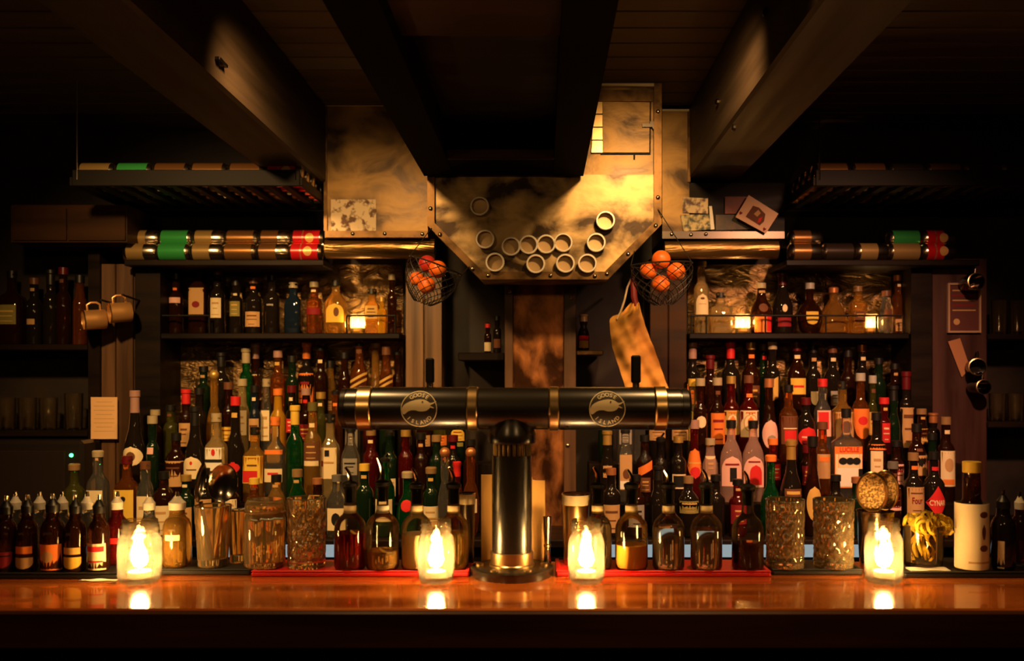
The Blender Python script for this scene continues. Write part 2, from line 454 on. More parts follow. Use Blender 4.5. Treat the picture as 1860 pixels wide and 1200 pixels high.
# ---- hood
HY = 3.06
hood = thing('range_hood', (PX(988, HY), HY, PZ(508, HY)), 'mottled bronze sheet metal hood with riveted frame above the copper pillar', 'hood')
hx, hz = hood.location.x, hood.location.z
def hp(pts): return [(PX(x, HY) - hx, PZ(y, HY) - hz) for x, y in pts]
outer = [(777, 150), (777, 410), (873, 508), (1104, 508), (1201, 408), (1201, 153)]
inner = [(790, 150), (790, 406), (878, 494), (1098, 494), (1187, 404), (1187, 153)]
low = [(779, 317), (779, 409), (874, 506), (1103, 506), (1199, 407), (1199, 317)]
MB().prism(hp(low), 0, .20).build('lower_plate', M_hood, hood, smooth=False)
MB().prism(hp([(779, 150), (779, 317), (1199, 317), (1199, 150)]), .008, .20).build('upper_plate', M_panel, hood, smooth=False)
for k in range(5):
    q = [outer[k], outer[k + 1], inner[k + 1], inner[k]]
    MB().prism(hp(q), -.014, .0).build('frame_bar', M_frame, hood, smooth=False)
MB().prism(hp([(1082, 153), (1201, 153), (1201, 159), (1082, 157)]), -.012, .006).build('top_strip', M_tape, hood, smooth=False)
MB().prism(hp([(1082, 163), (1187, 163), (1187, 184), (1082, 184)]), .000, .008).build('header_bar', M_frame, hood, smooth=False)
rv = MB().lathe([(0, 0), (.0075, 0), (.0068, .004), (.004, .0065), (0, .0075)], 10, axis='y').mesh('rivet', M_rivet)
for x, y in ((783, 317), (783, 380), (800, 427), (859, 489), (887, 501), (1080, 502), (1102, 498), (1190, 411), (1194, 360), (1194, 205), (1000, 501), (1140, 462)):
    link_mesh('rivet', rv, hood, (PX(x, HY) - hx, -.014, PZ(y, HY) - hz))
door = MB().prism(hp([(1095, 185), (1180, 186), (1179, 277), (1094, 277)]), -.002, .006).build('hatch_door', M_panel, hood, smooth=False)
MB().prism(hp([(1092, 182), (1183, 183), (1182, 280), (1091, 280)]), .0035, .0079).build('door_gap', M_black, hood, smooth=False)  # black plate standing in for the shade in the gap round the door
door['label'] = 'small square brass hatch door'
MB().prism(hp([(1180, 222), (1196, 222), (1196, 236), (1186, 236), (1184, 232), (1166, 232), (1166, 226), (1180, 226)]), -.012, -.002).build('latch', M_dsteel, door, smooth=False)
m = MB()
for k in range(4):
    z1 = 186 + k * 23.5
    m.prism(hp([(1079 - k * 1.1, z1), (1094, z1), (1094, z1 + 21), (1077.5 - k * 1.1, z1 + 21)]), -.006, .006)
m.build('hinge', M_brass, door, smooth=False)
m = MB().prism(hp([(1151, 280), (1154, 280), (1154, 289), (1151, 289)]), .004, .0085).build('keyhole', M_black, hood, smooth=False)

# open tin cans fixed mouth-out on the hood
cup_body = MB().lathe([(0, 0), (.029, 0), (.030, .002), (.030, .030), (.0265, .030), (.026, .006), (0, .005)], 24, axis='y').mesh('body', plain('tin_can_wall', (0.50, 0.34, 0.17), 0.35, metal=0.6))
rimp = [( .0262, .027), (.0305, .027), (.0322, .029), (.0322, .032), (.0305, .034), (.0262, .034), (.0252, .0305), (.0262, .027)]
cup_rim = MB().lathe(rimp, 24, axis='y').mesh('rim', plain('tin_can_rim', (0.90, 0.82, 0.68), 0.3, metal=0.35))
CANS = [(871, 374, 'highest on the left of the hood'), (881, 434, 'second highest on the left of the hood'), (899, 476, 'leftmost of the bottom four'),
        (928, 447, 'leftmost of the four in a close row'), (960, 444, 'second of the four in a close row'), (992, 443, 'third of the four in a close row'),
        (1023, 440, 'rightmost of the four in a close row'), (973, 479, 'second from left of the bottom four'), (1027, 478, 'third from left of the bottom four'),
        (1067, 478, 'rightmost of the bottom four'), (1083, 440, 'just below the brightest can'), (1100, 400, 'highest and brightest on the right')]
for x, y, d in CANS:
    Yc = HY - .032
    t = thing('tin_can', (PX(x, Yc), HY - .0005, PZ(y, Yc)), 'open tin can fixed on the hood, ' + d, 'tin can', 'tin cans on the hood')
    link_mesh('body', cup_body, t); link_mesh('rim', cup_rim, t)

# ---- sheet metal soffits either side of the hood
SY = 3.30
def box_px(m, x0, x1, y0, y1, Y0, Y1):
    m.box(PX(x0, Y0), PX(x1, Y0), Y0, Y1, PZ(y1, Y0), PZ(y0, Y0)); return m
sf = thing('soffit_panel', (PX(685, SY), SY, PZ(432, SY)), 'tall aged brass sheet panel left of the hood with a photo print', 'panel')
def rel(o, par): o.location = -Vector(par.location); return o
rel(box_px(MB(), 590, 777, 189, 432, SY, 3.61).build('sheet', M_panel, sf, smooth=False), sf)
rel(box_px(MB(), 590, 777, 419, 431, SY - .012, SY).build('lower_rail', M_frame, sf, smooth=False), sf)
rel(box_px(MB(), 590, 777, 188, 192, SY - .006, SY).build('top_edge', M_tape, sf, smooth=False), sf)
rel(box_px(MB(), 588, 594, 192, 419, SY - .008, SY).build('side_edge', M_frame, sf, smooth=False), sf)
rel(MB().lathe([(.0, 0), (.030, 0), (.036, .0), (.036, .40), (0, .40)], 18, axis='x', c=(PX(588, SY), SY + .04, PZ(449, SY))).build('rolled_edge', M_roll, sf), sf)
for x, y in ((642, 425), (768, 426), (700, 425)):
    link_mesh('rivet', rv, sf, (PX(x, SY) - sf.location.x, -.012, PZ(y, SY) - sf.location.z))
# photo print stuck on the panel: a pale mottled collage
M_print = noisy('mottled_photo_print', (0.16, 0.07, 0.03), (0.88, 0.68, 0.42), (42, 42, 42), (0.5, 0.6), bump=0, detail=3, ramp=(0.38, 0.52), spec=0.3)
o = box_px(MB(), 601, 683, 362, 421, SY - .004, SY - .001).build('photo_print', M_print, smooth=False)
tag(o, 'pale mottled photo print stuck on the brass panel beside the can rack', 'photo')
sg = thing('soffit_panel', (PX(1310, SY), SY, PZ(432, SY)), 'narrow aged brass panel and dark ledge right of the hood', 'panel')
rel(box_px(MB(), 1203, 1252, 199, 432, SY, 3.61).build('sheet', M_panel, sg, smooth=False), sg)
rel(box_px(MB(), 1252, 1425, 332, 432, SY + .01, 3.61).build('dark_board', M_blackwood, sg, smooth=False), sg)
rel(box_px(MB(), 1203, 1425, 420, 433, SY - .012, SY).build('lower_rail', M_dsteel, sg, smooth=False), sg)
rel(box_px(MB(), 1203, 1252, 198, 202, SY - .006, SY).build('top_edge', M_tape, sg, smooth=False), sg)
rel(box_px(MB(), 1249, 1254, 202, 330, SY - .008, SY).build('side_edge', M_frame, sg, smooth=False), sg)
rel(MB().lathe([(0, 0), (.034, 0), (.034, .415), (0, .415)], 22, axis='x', c=(PX(1208, SY), SY + .03, PZ(451, SY))).build('rolled_edge', M_roll, sg), sg)
for x, y in ((1219, 426), (1254, 427), (1281, 426)):
    link_mesh('rivet', rv, sg, (PX(x, SY) - sg.location.x, -.012, PZ(y, SY) - sg.location.z))

# ---- pillars and posts of the back bar
BZ = 0.90
for x0, x1, d in ((292, 732, 'left of'), (1250, 1652, 'right of')):
    o = MB().box(PX(x0, 3.6), PX(x1, 3.6), 3.604, 3.619, 1.0, PZ(480, 3.6)).build('backsplash', M_wall, smooth=False)
    tag(o, f'crumpled dark metal backsplash behind the wall shelf {d} the hood', 'backsplash')
def pillar(name, x0, x1, y0, Y, mat, label, trims=(), Y1=3.61):
    t = thing(name, (PX((x0 + x1) / 2, Y), Y, BZ), label, 'pillar')
    t['kind'] = 'structure'
    rel(MB().box(PX(x0, Y), PX(x1, Y), Y, Y1, BZ, PZ(y0, Y)).build('face_board', mat, t, smooth=False), t)
    for a, b, mt in trims:
        rel(MB().bbox(PX(a, Y), PX(b, Y), Y - .014, Y, BZ, PZ(y0, Y), .002).build('edge_trim', mt, t, smooth=False), t)
    return t
pc = pillar('pillar', 917, 1046, 512, 3.34, M_copper, 'scratched copper clad pillar under the hood', ((917, 932, M_wood_v), (1024, 1046, M_wood_v)))
for x, y in ((926, 530), (1037, 540), (1031, 808)):
    link_mesh('rivet', rv, pc, (PX(x, 3.34) - pc.location.x, -.014, PZ(y, 3.34) - pc.location.z))
pillar('pillar', 738, 802, 470, 3.44, M_pillar, 'pale brown plank pillar behind the left basket of oranges', ((738, 770, M_pillar),))
pillar('pillar', 1180, 1247, 470, 3.44, M_wood_dark, 'dark plank pillar behind the hanging canvas', ((1180, 1212, M_wood_dark), (1214, 1246, M_wood_dark)))
pillar('pillar', 182, 245, 480, 3.44, M_wood_v, 'brown plank post under the copper mugs', ((182, 212, M_wood_v), (214, 244, M_wood_v)))
pillar('pillar', 160, 181, 455, 3.41, M_blackwood, 'narrow black post behind the paper notice')
pillar('pillar', 246, 291, 470, 3.41, M_blackwood, 'wide black post beside the brown plank post')
pillar('pillar', 1694, 1792, 470, 3.42, noisy('dark_red_board', (0.030, 0.008, 0.006), (0.06, 0.016, 0.010), (20, 20, 2), (0.4, 0.6), bump=.1), 'dark red board post with the framed certificate')
pillar('pillar', 1655, 1693, 470, 3.41, M_blackwood, 'black post left of the framed certificate')

# ---- back counter, risers and shelves
bc = thing('back_counter', (-.1, 3.05, 0), 'black back bar counter with a pale lit fridge strip', 'counter')
rel(MB().bbox(WX0 + .02, WX1 - .02, 3.04, 3.61, BZ - .028, BZ, .004).build('worktop', M_blackwood, bc, smooth=False), bc)
rel(MB().box(WX0 + .02, WX1 - .02, 3.075, 3.61, 0, BZ - .028).build('cabinet', M_black, bc, smooth=False), bc)
for a, b in ((395, 640), (1085, 1600)):
    rel(MB().box(PX(a, 3.06), PX(b, 3.06), 3.028, 3.039, .845, .885).build('light_strip', M_led, bc, smooth=False), bc)
ROWS = {'A': (3.515, 1.265), 'B': (3.37, 1.130), 'C': (3.25, 1.000), 'D': (3.115, .900)}
def riser(x0a, x0, x1, xa1, label):
    t = thing('bottle_riser', ((PX(x0, 3.3) + PX(x1, 3.3)) / 2, 3.19, BZ), label, 'riser')
    rel(MB().bbox(PX(x0, 3.2), PX(x1, 3.2), 3.19, 3.31, BZ, 1.0, .003).build('step', M_blackwood, t, smooth=False), t)
    rel(MB().bbox(PX(x0, 3.3), PX(x1, 3.3), 3.31, 3.43, BZ, 1.13, .003).build('step', M_blackwood, t, smooth=False), t)
    rel(MB().bbox(PX(x0a, 3.44), PX(xa1, 3.44), 3.43, 3.60, BZ, 1.265, .003).build('step', M_blackwood, t, smooth=False), t)
riser(296, 214, 905, 735, 'black stepped riser under the bottles left of the tap tower')
riser(1250, 1070, 1750, 1650, 'black stepped riser under the bottles right of the tap tower')
SHZ = 1.612
def shelf(x0, x1, z, Y0, label, th=.022, mat=M_blackwood, rails=(), Y1=3.61):
    t = thing('wall_shelf', ((PX(x0, Y0) + PX(x1, Y0)) / 2, Y1, z), label, 'shelf')
    rel(MB().bbox(PX(x0, Y0), PX(x1, Y0), Y0, Y1 - .008, z - th, z, .003).build('board', mat, t, smooth=False), t)
    for a, b, posts in rails:
        m = MB(); zz = z + .066; Yr = Y0 + .008
        m.tube([(PX(a, Yr), Yr, zz), (PX(b, Yr), Yr, zz)], .0035, 6)
        for p in posts: m.tube([(PX(p, Yr), Yr, z - .001), (PX(p, Yr), Yr, zz)], .0035, 6)
        rel(m.build('gallery_rail', M_black, t), t)
    return t
shelf(290, 726, SHZ, 3.42, 'black wall shelf of bottles under the row of cans, left of the hood', rails=((286, 380, (286, 380)), (630, 718, (630, 718))))
shelf(1252, 1652, SHZ, 3.42, 'black wall shelf of bottles lit by two votives, right of the hood', rails=((1256, 1640, (1256, 1283, 1390, 1500, 1592, 1640)),))
CSZ = PZ(474, 3.38)
shelf(225, 588, CSZ, 3.34, 'black wall shelf carrying two rows of cans above the left bottles')
shelf(1428, 1780, CSZ, 3.34, 'black wall shelf of cans above the framed certificate')
shelf(-60, 158, PZ(625, 3.40), 3.40, 'black corner shelf of dim bottles at the far left')
shelf(-60, 158, PZ(782, 3.40), 3.40, 'black corner shelf of tumblers under the dim bottles at far left')
shelf(1796, 1960, PZ(606, 3.40), 3.40, 'black shelf of dim glasses right of the framed certificate')
shelf(1796, 1960, PZ(766, 3.40), 3.40, 'black shelf of tumblers at the far right edge')
shelf(832, 916, PZ(640, 3.40), 3.40, 'small black niche shelf left of the copper pillar', th=.03)
shelf(1047, 1096, PZ(636, 3.40), 3.40, 'small brass edged niche shelf right of the copper pillar', th=.018, mat=M_frame)
# dark cupboard over the left post and dark appliance with a green light
cb = thing('wall_cupboard', (PX(130, 3.30), 3.61, PZ(440, 3.30)), 'dark brown wall cupboard under the left end of the can rack', 'cupboard')
rel(box_px(MB(), 20, 231, 372, 440, 3.30, 3.61).build('body', M_wood_dark, cb, smooth=False), cb)
rel(box_px(MB(), 24, 120, 378, 436, 3.292, 3.30).build('door', M_wood_dark, cb, smooth=False), cb)
rel(box_px(MB(), 124, 227, 378, 436, 3.292, 3.30).build('door', M_wood_dark, cb, smooth=False), cb)
ap = thing('glass_washer', (PX(60, 3.30), 3.30, BZ), 'dark appliance with a green indicator light behind the bitters bottles', 'appliance')
apx0, apx1 = PX(-40, 3.30), PX(150, 3.30)
rel(MB().bbox(apx0, apx1, 3.30, 3.60, BZ, PZ(800, 3.30), .012).build('body', plain('appliance_black', (.016, .012, .010), .3), ap, smooth=False), ap)
rel(MB().bbox(apx0 + .03, apx1 - .06, 3.292, 3.30, BZ + .03, PZ(818, 3.30), .004).build('door', plain('appliance_door', (.022, .015, .011), .2), ap, smooth=False), ap)
rel(MB().lathe([(0, 0), (.007, 0), (.006, .004), (0, .005)], 10, axis='y', c=(PX(127, 3.29), 3.30, PZ(827, 3.29))).build('indicator_light', M_green_led, ap), ap)

# ---- the front bar
BT = 1.05
ctr = thing('bar_counter', (-.1, 1.53, 0), 'long glossy reddish brown wooden bar counter across the foreground', 'counter')
rel(MB().bbox(WX0 + .01, WX1 - .01, 1.53, 1.93, BT - .035, BT, .003).build('worktop', M_counter, ctr, smooth=False), ctr)
rel(MB().bbox(WX0 + .01, WX1 - .01, 1.525, 1.56, BT - .068, BT - .004, .004).build('nosing', M_nosing, ctr, smooth=False), ctr)
rel(MB().box(WX0 + .01, WX1 - .01, 1.60, 1.64, .1, BT - .03).build('front_board', M_nosing, ctr, smooth=False), ctr)
rel(MB().box(WX0 + .01, WX1 - .01, 1.62, 1.66, 0, .1).build('kick_board', M_black, ctr, smooth=False), ctr)

# ------------------------------------------------------------------ bottles
def profile(kind, W, H):
    """outline of a bottle of width W and height H up to the mouth: ([(r,z)], z where a cap starts, neck radius, squareness, depth ratio)"""
    R = W / 2; rn = min(.0145, R * (.62 if kind != 'medicine' else .5)); n = 2.0; flat = 1.0
    if kind == 'std':   p = [(R, .006), (R, .58 * H), (R * .95, .625 * H), (R * .78, .665 * H), (R * .52, .70 * H), (rn * 1.05, .76 * H), (rn, .935 * H)]
    elif kind == 'slope': p = [(R, .006), (R, .44 * H), (R * .94, .50 * H), (R * .76, .58 * H), (R * .54, .66 * H), (rn * 1.15, .76 * H), (rn, .935 * H)]
    elif kind == 'tall': p = [(R, .006), (R, .62 * H), (R * .85, .66 * H), (rn * 1.1, .71 * H), (rn * .9, .94 * H)]
    elif kind == 'squat': p = [(R, .006), (R, .55 * H), (R * .93, .63 * H), (R * .7, .70 * H), (rn * 1.1, .76 * H), (rn, .92 * H)]
    elif kind == 'square': p = [(R, .006), (R, .60 * H), (R * .90, .645 * H), (rn * 1.3, .70 * H), (rn, .74 * H), (rn, .93 * H)]; n = 4.5; flat = .9 if W < .09 else .6
    elif kind == 'flask': p = [(R * .9, .006), (R, .04 * H), (R, .50 * H), (R * .92, .60 * H), (R * .62, .70 * H), (rn * 1.1, .76 * H), (rn, .93 * H)]; flat = .55
    elif kind == 'round': p = [(R * .55, .004), (R * .80, .07 * H), (R * .97, .22 * H), (R, .32 * H), (R * .95, .43 * H), (R * .74, .54 * H), (R * .45, .62 * H), (rn, .68 * H), (rn, .92 * H)]; flat = .8
    elif kind == 'bell': p = [(R, .006), (R * .97, .20 * H), (R * .82, .45 * H), (R * .55, .62 * H), (rn, .74 * H), (rn, .92 * H)]
    elif kind == 'medicine': p = [(R * .94, .003), (R, .008), (R, .56 * H), (R * .96, .63 * H), (R * .82, .70 * H), (R * .6, .745 * H), (rn * 1.1, .78 * H), (rn, .90 * H)]
    q = [(0, 0.0), (R * .86 if p[0][1] > .0055 else p[0][0] * .9, 0.0)] + p
    zc = p[-1][1]
    q += [(rn * 1.14, zc + .002), (rn * 1.14, zc + .008), (rn * .8, zc + .010), (0, zc + .010)]
    return q, zc, rn, n, flat

def radius_at(q, z):
    for (r0, z0), (r1, z1) in zip(q, q[1:]):
        if z0 <= z <= z1 and z1 > z0: return r0 + (r1 - r0) * (z - z0) / (z1 - z0)
    return q[-1][0]

def half_width(shape, t):
    """relative half width of a label shape at height t (0 bottom, 1 top)"""
    if shape in ('rect', 'band'): return 1.0
    if shape in ('oval', 'round'): return sqrt(max(0.0, 1 - (2 * t - 1) ** 2)) * .999 + .001
    if shape == 'arch': return 1.0 if t < .55 else sqrt(max(0.0, 1 - ((t - .55) / .45) ** 2)) * .97 + .03
    if shape == 'shield': return 1.0 if t > .55 else .25 + .75 * sqrt(max(0, 1 - ((.55 - t) / .55) ** 2))
    if shape == 'diamond': return max(.02, 1 - abs(2 * t - 1))
    if shape == 'taper': return .72 + .28 * t
    if shape == 'star': return .35 + .65 * abs(cos(t * pi * 1.0 + pi * .5)) if t < .9 else .3
    return 1.0

def patch(q, n, flat, shape, u0, z0, z1, hw, eps, skew=0.0, M=8, N=None):
    """label lying on the bottle's own surface; u is the sideways distance from the axis"""
    if N is None: N = 1 if shape in ('rect', 'band', 'taper') and skew == 0 else 10
    mb = MB()
    def fn(a, b):
        z = z0 + (z1 - z0) * b
        h = hw * half_width(shape, b)
        u = u0 + h * (2 * a - 1)
        z += skew * u
        R = radius_at(q, z) + eps
        uu = max(-R * .985, min(R * .985, u))
        y = -R * flat * (max(0.0, 1 - (abs(uu) / R) ** n)) ** (1.0 / n) - (eps if flat < 1 else 0)
        return (uu, y, z)
    mb.grid(fn, M, N)
    return mb

def surf_text(q, n, flat, txt, size, u0, zc, eps, squeeze=1.0):
    vs, fs = text_mesh(txt, size, True)
    mb = MB()
    for x, y, _ in vs:
        u = u0 + x * squeeze; z = zc + y; R = radius_at(q, z) + eps
        uu = max(-R * .98, min(R * .98, u))
        mb.v.append((uu, -R * flat * (1 - (abs(uu) / R) ** n) ** (1.0 / n) - (eps if flat < 1 else 0), z))
    mb.f = fs
    return mb

def bottle(x, top, wpx, kind, glass, cap, capc, labels, Y, z0, label, cat='bottle', group=None, name='liquor_bottle', rotz=0.0, body_mat=None):
    """x, top, wpx: centre, top and width in photo pixels; labels: (shape, colour, ytop, ybottom, width[, dx[, prints]]) in photo pixels"""
    H = PZ(top, Y) - z0; W = PXL(wpx, Y)
    sh = {'std': .60, 'slope': .50, 'tall': .64, 'squat': .60, 'square': .62, 'flask': .56, 'bell': .50, 'medicine': .6}.get(kind)
    for lb in labels:      # a wide label needs a straight wall as tall as itself
        if sh and lb[4] > .65 * wpx and name == 'liquor_bottle':
            H = max(H, min(H * 1.34, (PZ(lb[2], Y) - z0) / sh))
    if 1.2 < z0 < 1.3: H = min(H, .316)      # fits under the wall shelf
    q, zc, rn, n, flat = profile(kind, W, H)
    t = thing(name, (PX(x, Y), Y, z0 + .0006), label, cat, group)
    MB().lathe(q, 20 if n == 2 else 28, n, flat).build('body', body_mat or bottle_glass(glass), t, auto=.9)
    if cap == 'cap':
        m = MB().lathe([(rn * 1.05, zc - .008), (rn * 1.22, zc - .008), (rn * 1.22, H - .001), (rn * 1.1, H), (0, H)], 14); m.build('cap', capmat(capc), t)
    elif cap == 'foil':
        zf = H * .80
        m = MB().lathe([(radius_at(q, zf) + .0004, zf), (rn * 1.10, zf + .25 * (H - zf)), (rn * 1.08, zc), (rn * 1.28, zc + .004), (rn * 1.28, H - .002), (rn * 1.1, H), (0, H)], 14)
        m.build('foil', capmat(capc), t)
    elif cap == 'cork':
        m = MB().lathe([(rn * .9, zc + .008), (rn * .9, H - .022), (rn * 1.3, H - .022), (rn * 1.35, H - .004), (rn * 1.1, H), (0, H)], 14); m.build('stopper', capmat(capc), t)
    elif cap == 'ball':
        rb = rn * 1.25; c0 = H - rb
        pr = [(0, zc + .012), (rn * .7, zc + .012)] + [(rb * sin(a), c0 - rb * cos(a)) for a in [pi * k / 8 for k in range(2, 8)]] + [(0, H)]
        MB().lathe(pr, 14).build('stopper', capmat(capc), t)
    elif cap == 'pourer':
        zs = zc + .008
        MB().lathe([(0, zs), (rn * 1.15, zs), (rn * 1.2, zs + .010), (rn * .7, zs + .016), (0, zs + .016)], 12).build('pourer_collar', capmat(capc), t)
        L = max(.03, H - zs - .012)
        MB().tube([(0, 0, zs + .012), (0, 0, zs + .3 * L), (.004, -.003, zs + .6 * L), (.012, -.006, zs + L)], [.0052, .0046, .004, .0032], 8).build('pourer_spout', M_steel, t)
    elif cap == 'dasher':
        MB().lathe([(rn * 1.0, zc - .006), (rn * 1.16, zc - .006), (rn * 1.2, zc + .008), (rn * .8, zc + .013), (rn * .45, zc + .020), (0, zc + .020)], 12).build('dasher_collar', paper('white') if capc == 'cream' else capmat(capc), t)
        MB().tube([(0, 0, zc + .016), (0, 0, zc + .03), (0, 0, H)], [.005, .0035, .0025], 8).build('dasher_tip', M_steel, t)
    for lb in labels:
        shape, c, ya, yb, lw = lb[:5]
        dx = lb[5] if len(lb) > 5 else 0
        prints = lb[6] if len(lb) > 6 else ()
        za, zb = PZ(yb, Y) - z0, PZ(ya, Y) - z0
        za = max(za, .004)
        hw = PXL(lw, Y) / 2; u0 = PXL(dx, Y)
        skew = 0.0
        if shape == 'slant': skew = .55; shape = 'rect'
        lo = patch(q, n, flat, shape, u0, za, zb, hw, .0007, skew).build('label', paper(c), t)
        for pi_, pr in enumerate(prints):
            ps, pc, a, b, cw, cdx = pr[:6]
            zl, zh = za + (zb - za) * a, za + (zb - za) * b
            if ps == 'text':
                zz = (zl + zh) / 2
                o = surf_text(q, n, flat, pr[6], (zh - zl) * 1.25, u0 + cdx * hw, zz, .0016, cw).build('lettering', paper(pc), lo, smooth=False)
            else:
                patch(q, n, flat, ps, u0 + cdx * hw, zl, zh, hw * cw, .0011 + .0002 * pi_, 0.0, 6).build('print', paper(pc), lo)
    if rotz: t.rotation_euler = (0, 0, rotz)
    return t

def T(rows_c='black'):   # unreadable small print: a few dark lines
    return (('rect', rows_c, .62, .70, .62, 0), ('rect', rows_c, .46, .52, .45, 0), ('rect', rows_c, .18, .23, .6, 0))
FIRE = (('oval', 'tan', .18, .88, .74, 0), ('oval', 'cream', .22, .84, .66, 0), ('star', 'orange', .34, .78, .36, 0), ('rect', 'orange', .90, .95, .5, 0))

LEFT_A = [
 (370, 665, 26, 'std', 'dark green', 'cap', 'black', []),
 (402, 640, 30, 'std', 'black', 'foil', 'black', []),
 (447, 632, 24, 'std', 'green', 'foil', 'cream', []),
 (464, 626, 34, 'slope', 'brown', 'foil', 'pink', [('rect', 'cream', 680, 726, 31, 0, (('rect', 'tan', .5, .56, .6, 0), ('rect', 'tan', .3, .34, .5, 0)))]),
 (505, 637, 28, 'std', 'amber', 'cap', 'pink', []),
 (531, 646, 25, 'std', 'dark green', 'cap', 'black', []),
 (557, 627, 31, 'std', 'black', 'foil', 'orange', [('rect', 'orange', 678, 732, 27)]),
 (583, 632, 26, 'std', 'brown', 'pourer', 'black', []),
 (600, 655, 32, 'squat', 'gold', 'cap', 'black', [('rect', 'tan', 728, 745, 28)]),
 (626, 640, 24, 'tall', 'brown', 'cap', 'black', []),
 (653, 610, 34, 'squat', 'amber', 'pourer', 'black', [('slant', 'gold', 694, 699, 30), ('slant', 'gold', 683, 688, 30)]),
 (682, 622, 26, 'bell', 'gold', 'cork', 'tan', []),
 (702, 650, 26, 'squat', 'amber', 'cap', 'brown', [('slant', 'gold', 696, 701, 24), ('slant', 'gold', 686, 691, 24)]),
 (722, 640, 20, 'std', 'brown', 'pourer', 'black', []),
]
LEFT_B = [
 (282, 744, 24, 'std', 'brown', 'cap', 'cream', []),
 (310, 735, 26, 'std', 'olive', 'cap', 'black', []),
 (338, 707, 25, 'std', 'brown', 'foil', 'red', [('rect', 'tan', 768, 810, 20)]),
 (362, 704, 28, 'std', 'black', 'cap', 'black', []),
 (389, 672, 28, 'round', 'gold', 'ball', 'gold', []),
 (415, 694, 24, 'std', 'brown', 'cap', 'brown', [('rect', 'yellow', 775, 800, 20)]),
 (440, 688, 24, 'tall', 'pale gold', 'cap', 'cream', [('rect', 'cream', 745, 790, 20)]),
 (463, 700, 22, 'std', 'dark blue', 'cap', 'black', [('rect', 'tan', 760, 800, 18)]),
 (484, 690, 19, 'square', 'clear', 'cap', 'cream', [('rect', 'cream', 745, 800, 15)]),
 (505, 706, 27, 'tall', 'yellow', 'cap', 'orange', []),
 (530, 700, 22, 'std', 'black', 'cap', 'dark red', [('rect', 'red', 760, 785, 16)]),
 (556, 705, 25, 'std', 'brown', 'cap', 'pink', [('rect', 'dark red', 770, 800, 20)]),
 (583, 712, 25, 'std', 'olive', 'cap', 'gold', []),
 (610, 712, 26, 'std', 'amber', 'pourer', 'black', []),
 (640, 715, 28, 'std', 'clear', 'cap', 'black', [('rect', 'grey', 780, 815, 22)]),
 (672, 714, 24, 'std', 'ruby', 'cap', 'red', []),
 (703, 716, 28, 'std', 'dark green', 'cap', 'gold', []),
 (737, 712, 30, 'slope', 'black', 'foil', 'black', []),
 (770, 716, 26, 'std', 'brown', 'cap', 'black', [('rect', 'tan', 790, 810, 24)]),
 (800, 722, 26, 'std', 'olive', 'cap', 'black', [('rect', 'orange', 790, 808, 24)]),
 (832, 722, 28, 'std', 'dark green', 'cap', 'black', [('arch', 'yellow', 778, 800, 24), ('rect', 'olive', 803, 810, 20)]),
]
LEFT_C = [
 (245, 728, 38, 'slope', 'black', 'foil', 'pink', [('round', 'cream', 810, 846, 36, 0, (('oval', 'brown', .25, .75, .45, 0),))]),
 (277, 755, 24, 'std', 'dark green', 'cap', 'cream', [('rect', 'pink', 812, 824, 11)]),
 (320, 806, 38, 'squat', 'brown', 'cap', 'black', [('rect', 'tan', 836, 882, 34, 0, (('rect', 'brown', .70, .76, .7, 0), ('rect', 'brown', .4, .44, .6, 0)))]),
 (354, 738, 38, 'slope', 'black', 'foil', 'black', [('arch', 'cream', 828, 868, 33, 0, (('oval', 'red', .62, .80, .15, 0), ('rect', 'brown', .38, .44, .55, 0)))]),
 (393, 756, 42, 'square', 'pale gold', 'cap', 'cream', [('rect', 'white', 812, 864, 38, 0, (('oval', 'red', .72, .96, .18, 0), ('rect', 'black', .50, .60, .82, 0), ('rect', 'black', .12, .20, .7, 0)))]),
 (428, 720, 34, 'slope', 'black', 'cap', 'red', [('star', 'red', 838, 858, 23), ('rect', 'tan', 866, 882, 17)]),
 (463, 788, 38, 'square', 'gold', 'cap', 'black', [('rect', 'yellow', 827, 876, 36, 0, (('rect', 'red', .04, .46, .74, -.2), ('rect', 'brown', .64, .69, .5, 0)))]),
 (500, 765, 34, 'square', 'clear', 'cap', 'orange', [('rect', 'orange', 816, 824, 32), ('rect', 'cream', 850, 874, 32, 0, (('rect', 'red', .55, .72, .6, 0),))]),
 (536, 736, 32, 'std', 'green', 'foil', 'yellow', []),
 (568, 742, 32, 'std', 'gold', 'cap', 'olive', [('rect', 'brown', 803, 836, 28), ('rect', 'cream', 836, 845, 26)]),
 (600, 752, 32, 'square', 'pale gold', 'cap', 'black', [('rect', 'cream', 812, 868, 28, 0, (('rect', 'black', .72, .92, .3, -.2), ('rect', 'tan', .5, .55, .7, 0), ('rect', 'dark red', .40, .58, .12, -.8)))]),
 (637, 772, 36, 'flask', 'clear', 'cap', 'black', [('rect', 'grey', 832, 862, 26)]),
 (674, 778, 30, 'std', 'ruby', 'cap', 'tan', []),
 (708, 786, 30, 'std', 'dark green', 'pourer', 'black', [('rect', 'cream', 868, 900, 24)]),
 (737, 780, 28, 'std', 'ruby', 'cap', 'gold', []),
 (765, 786, 26, 'std', 'brown', 'cap', 'black', []),
 (793, 790, 26, 'std', 'dark green', 'cap', 'tan', []),
 (823, 790, 26, 'std', 'black', 'cap', 'dark red', []),
 (855, 798, 28, 'std', 'brown', 'cap', 'black', []),
]
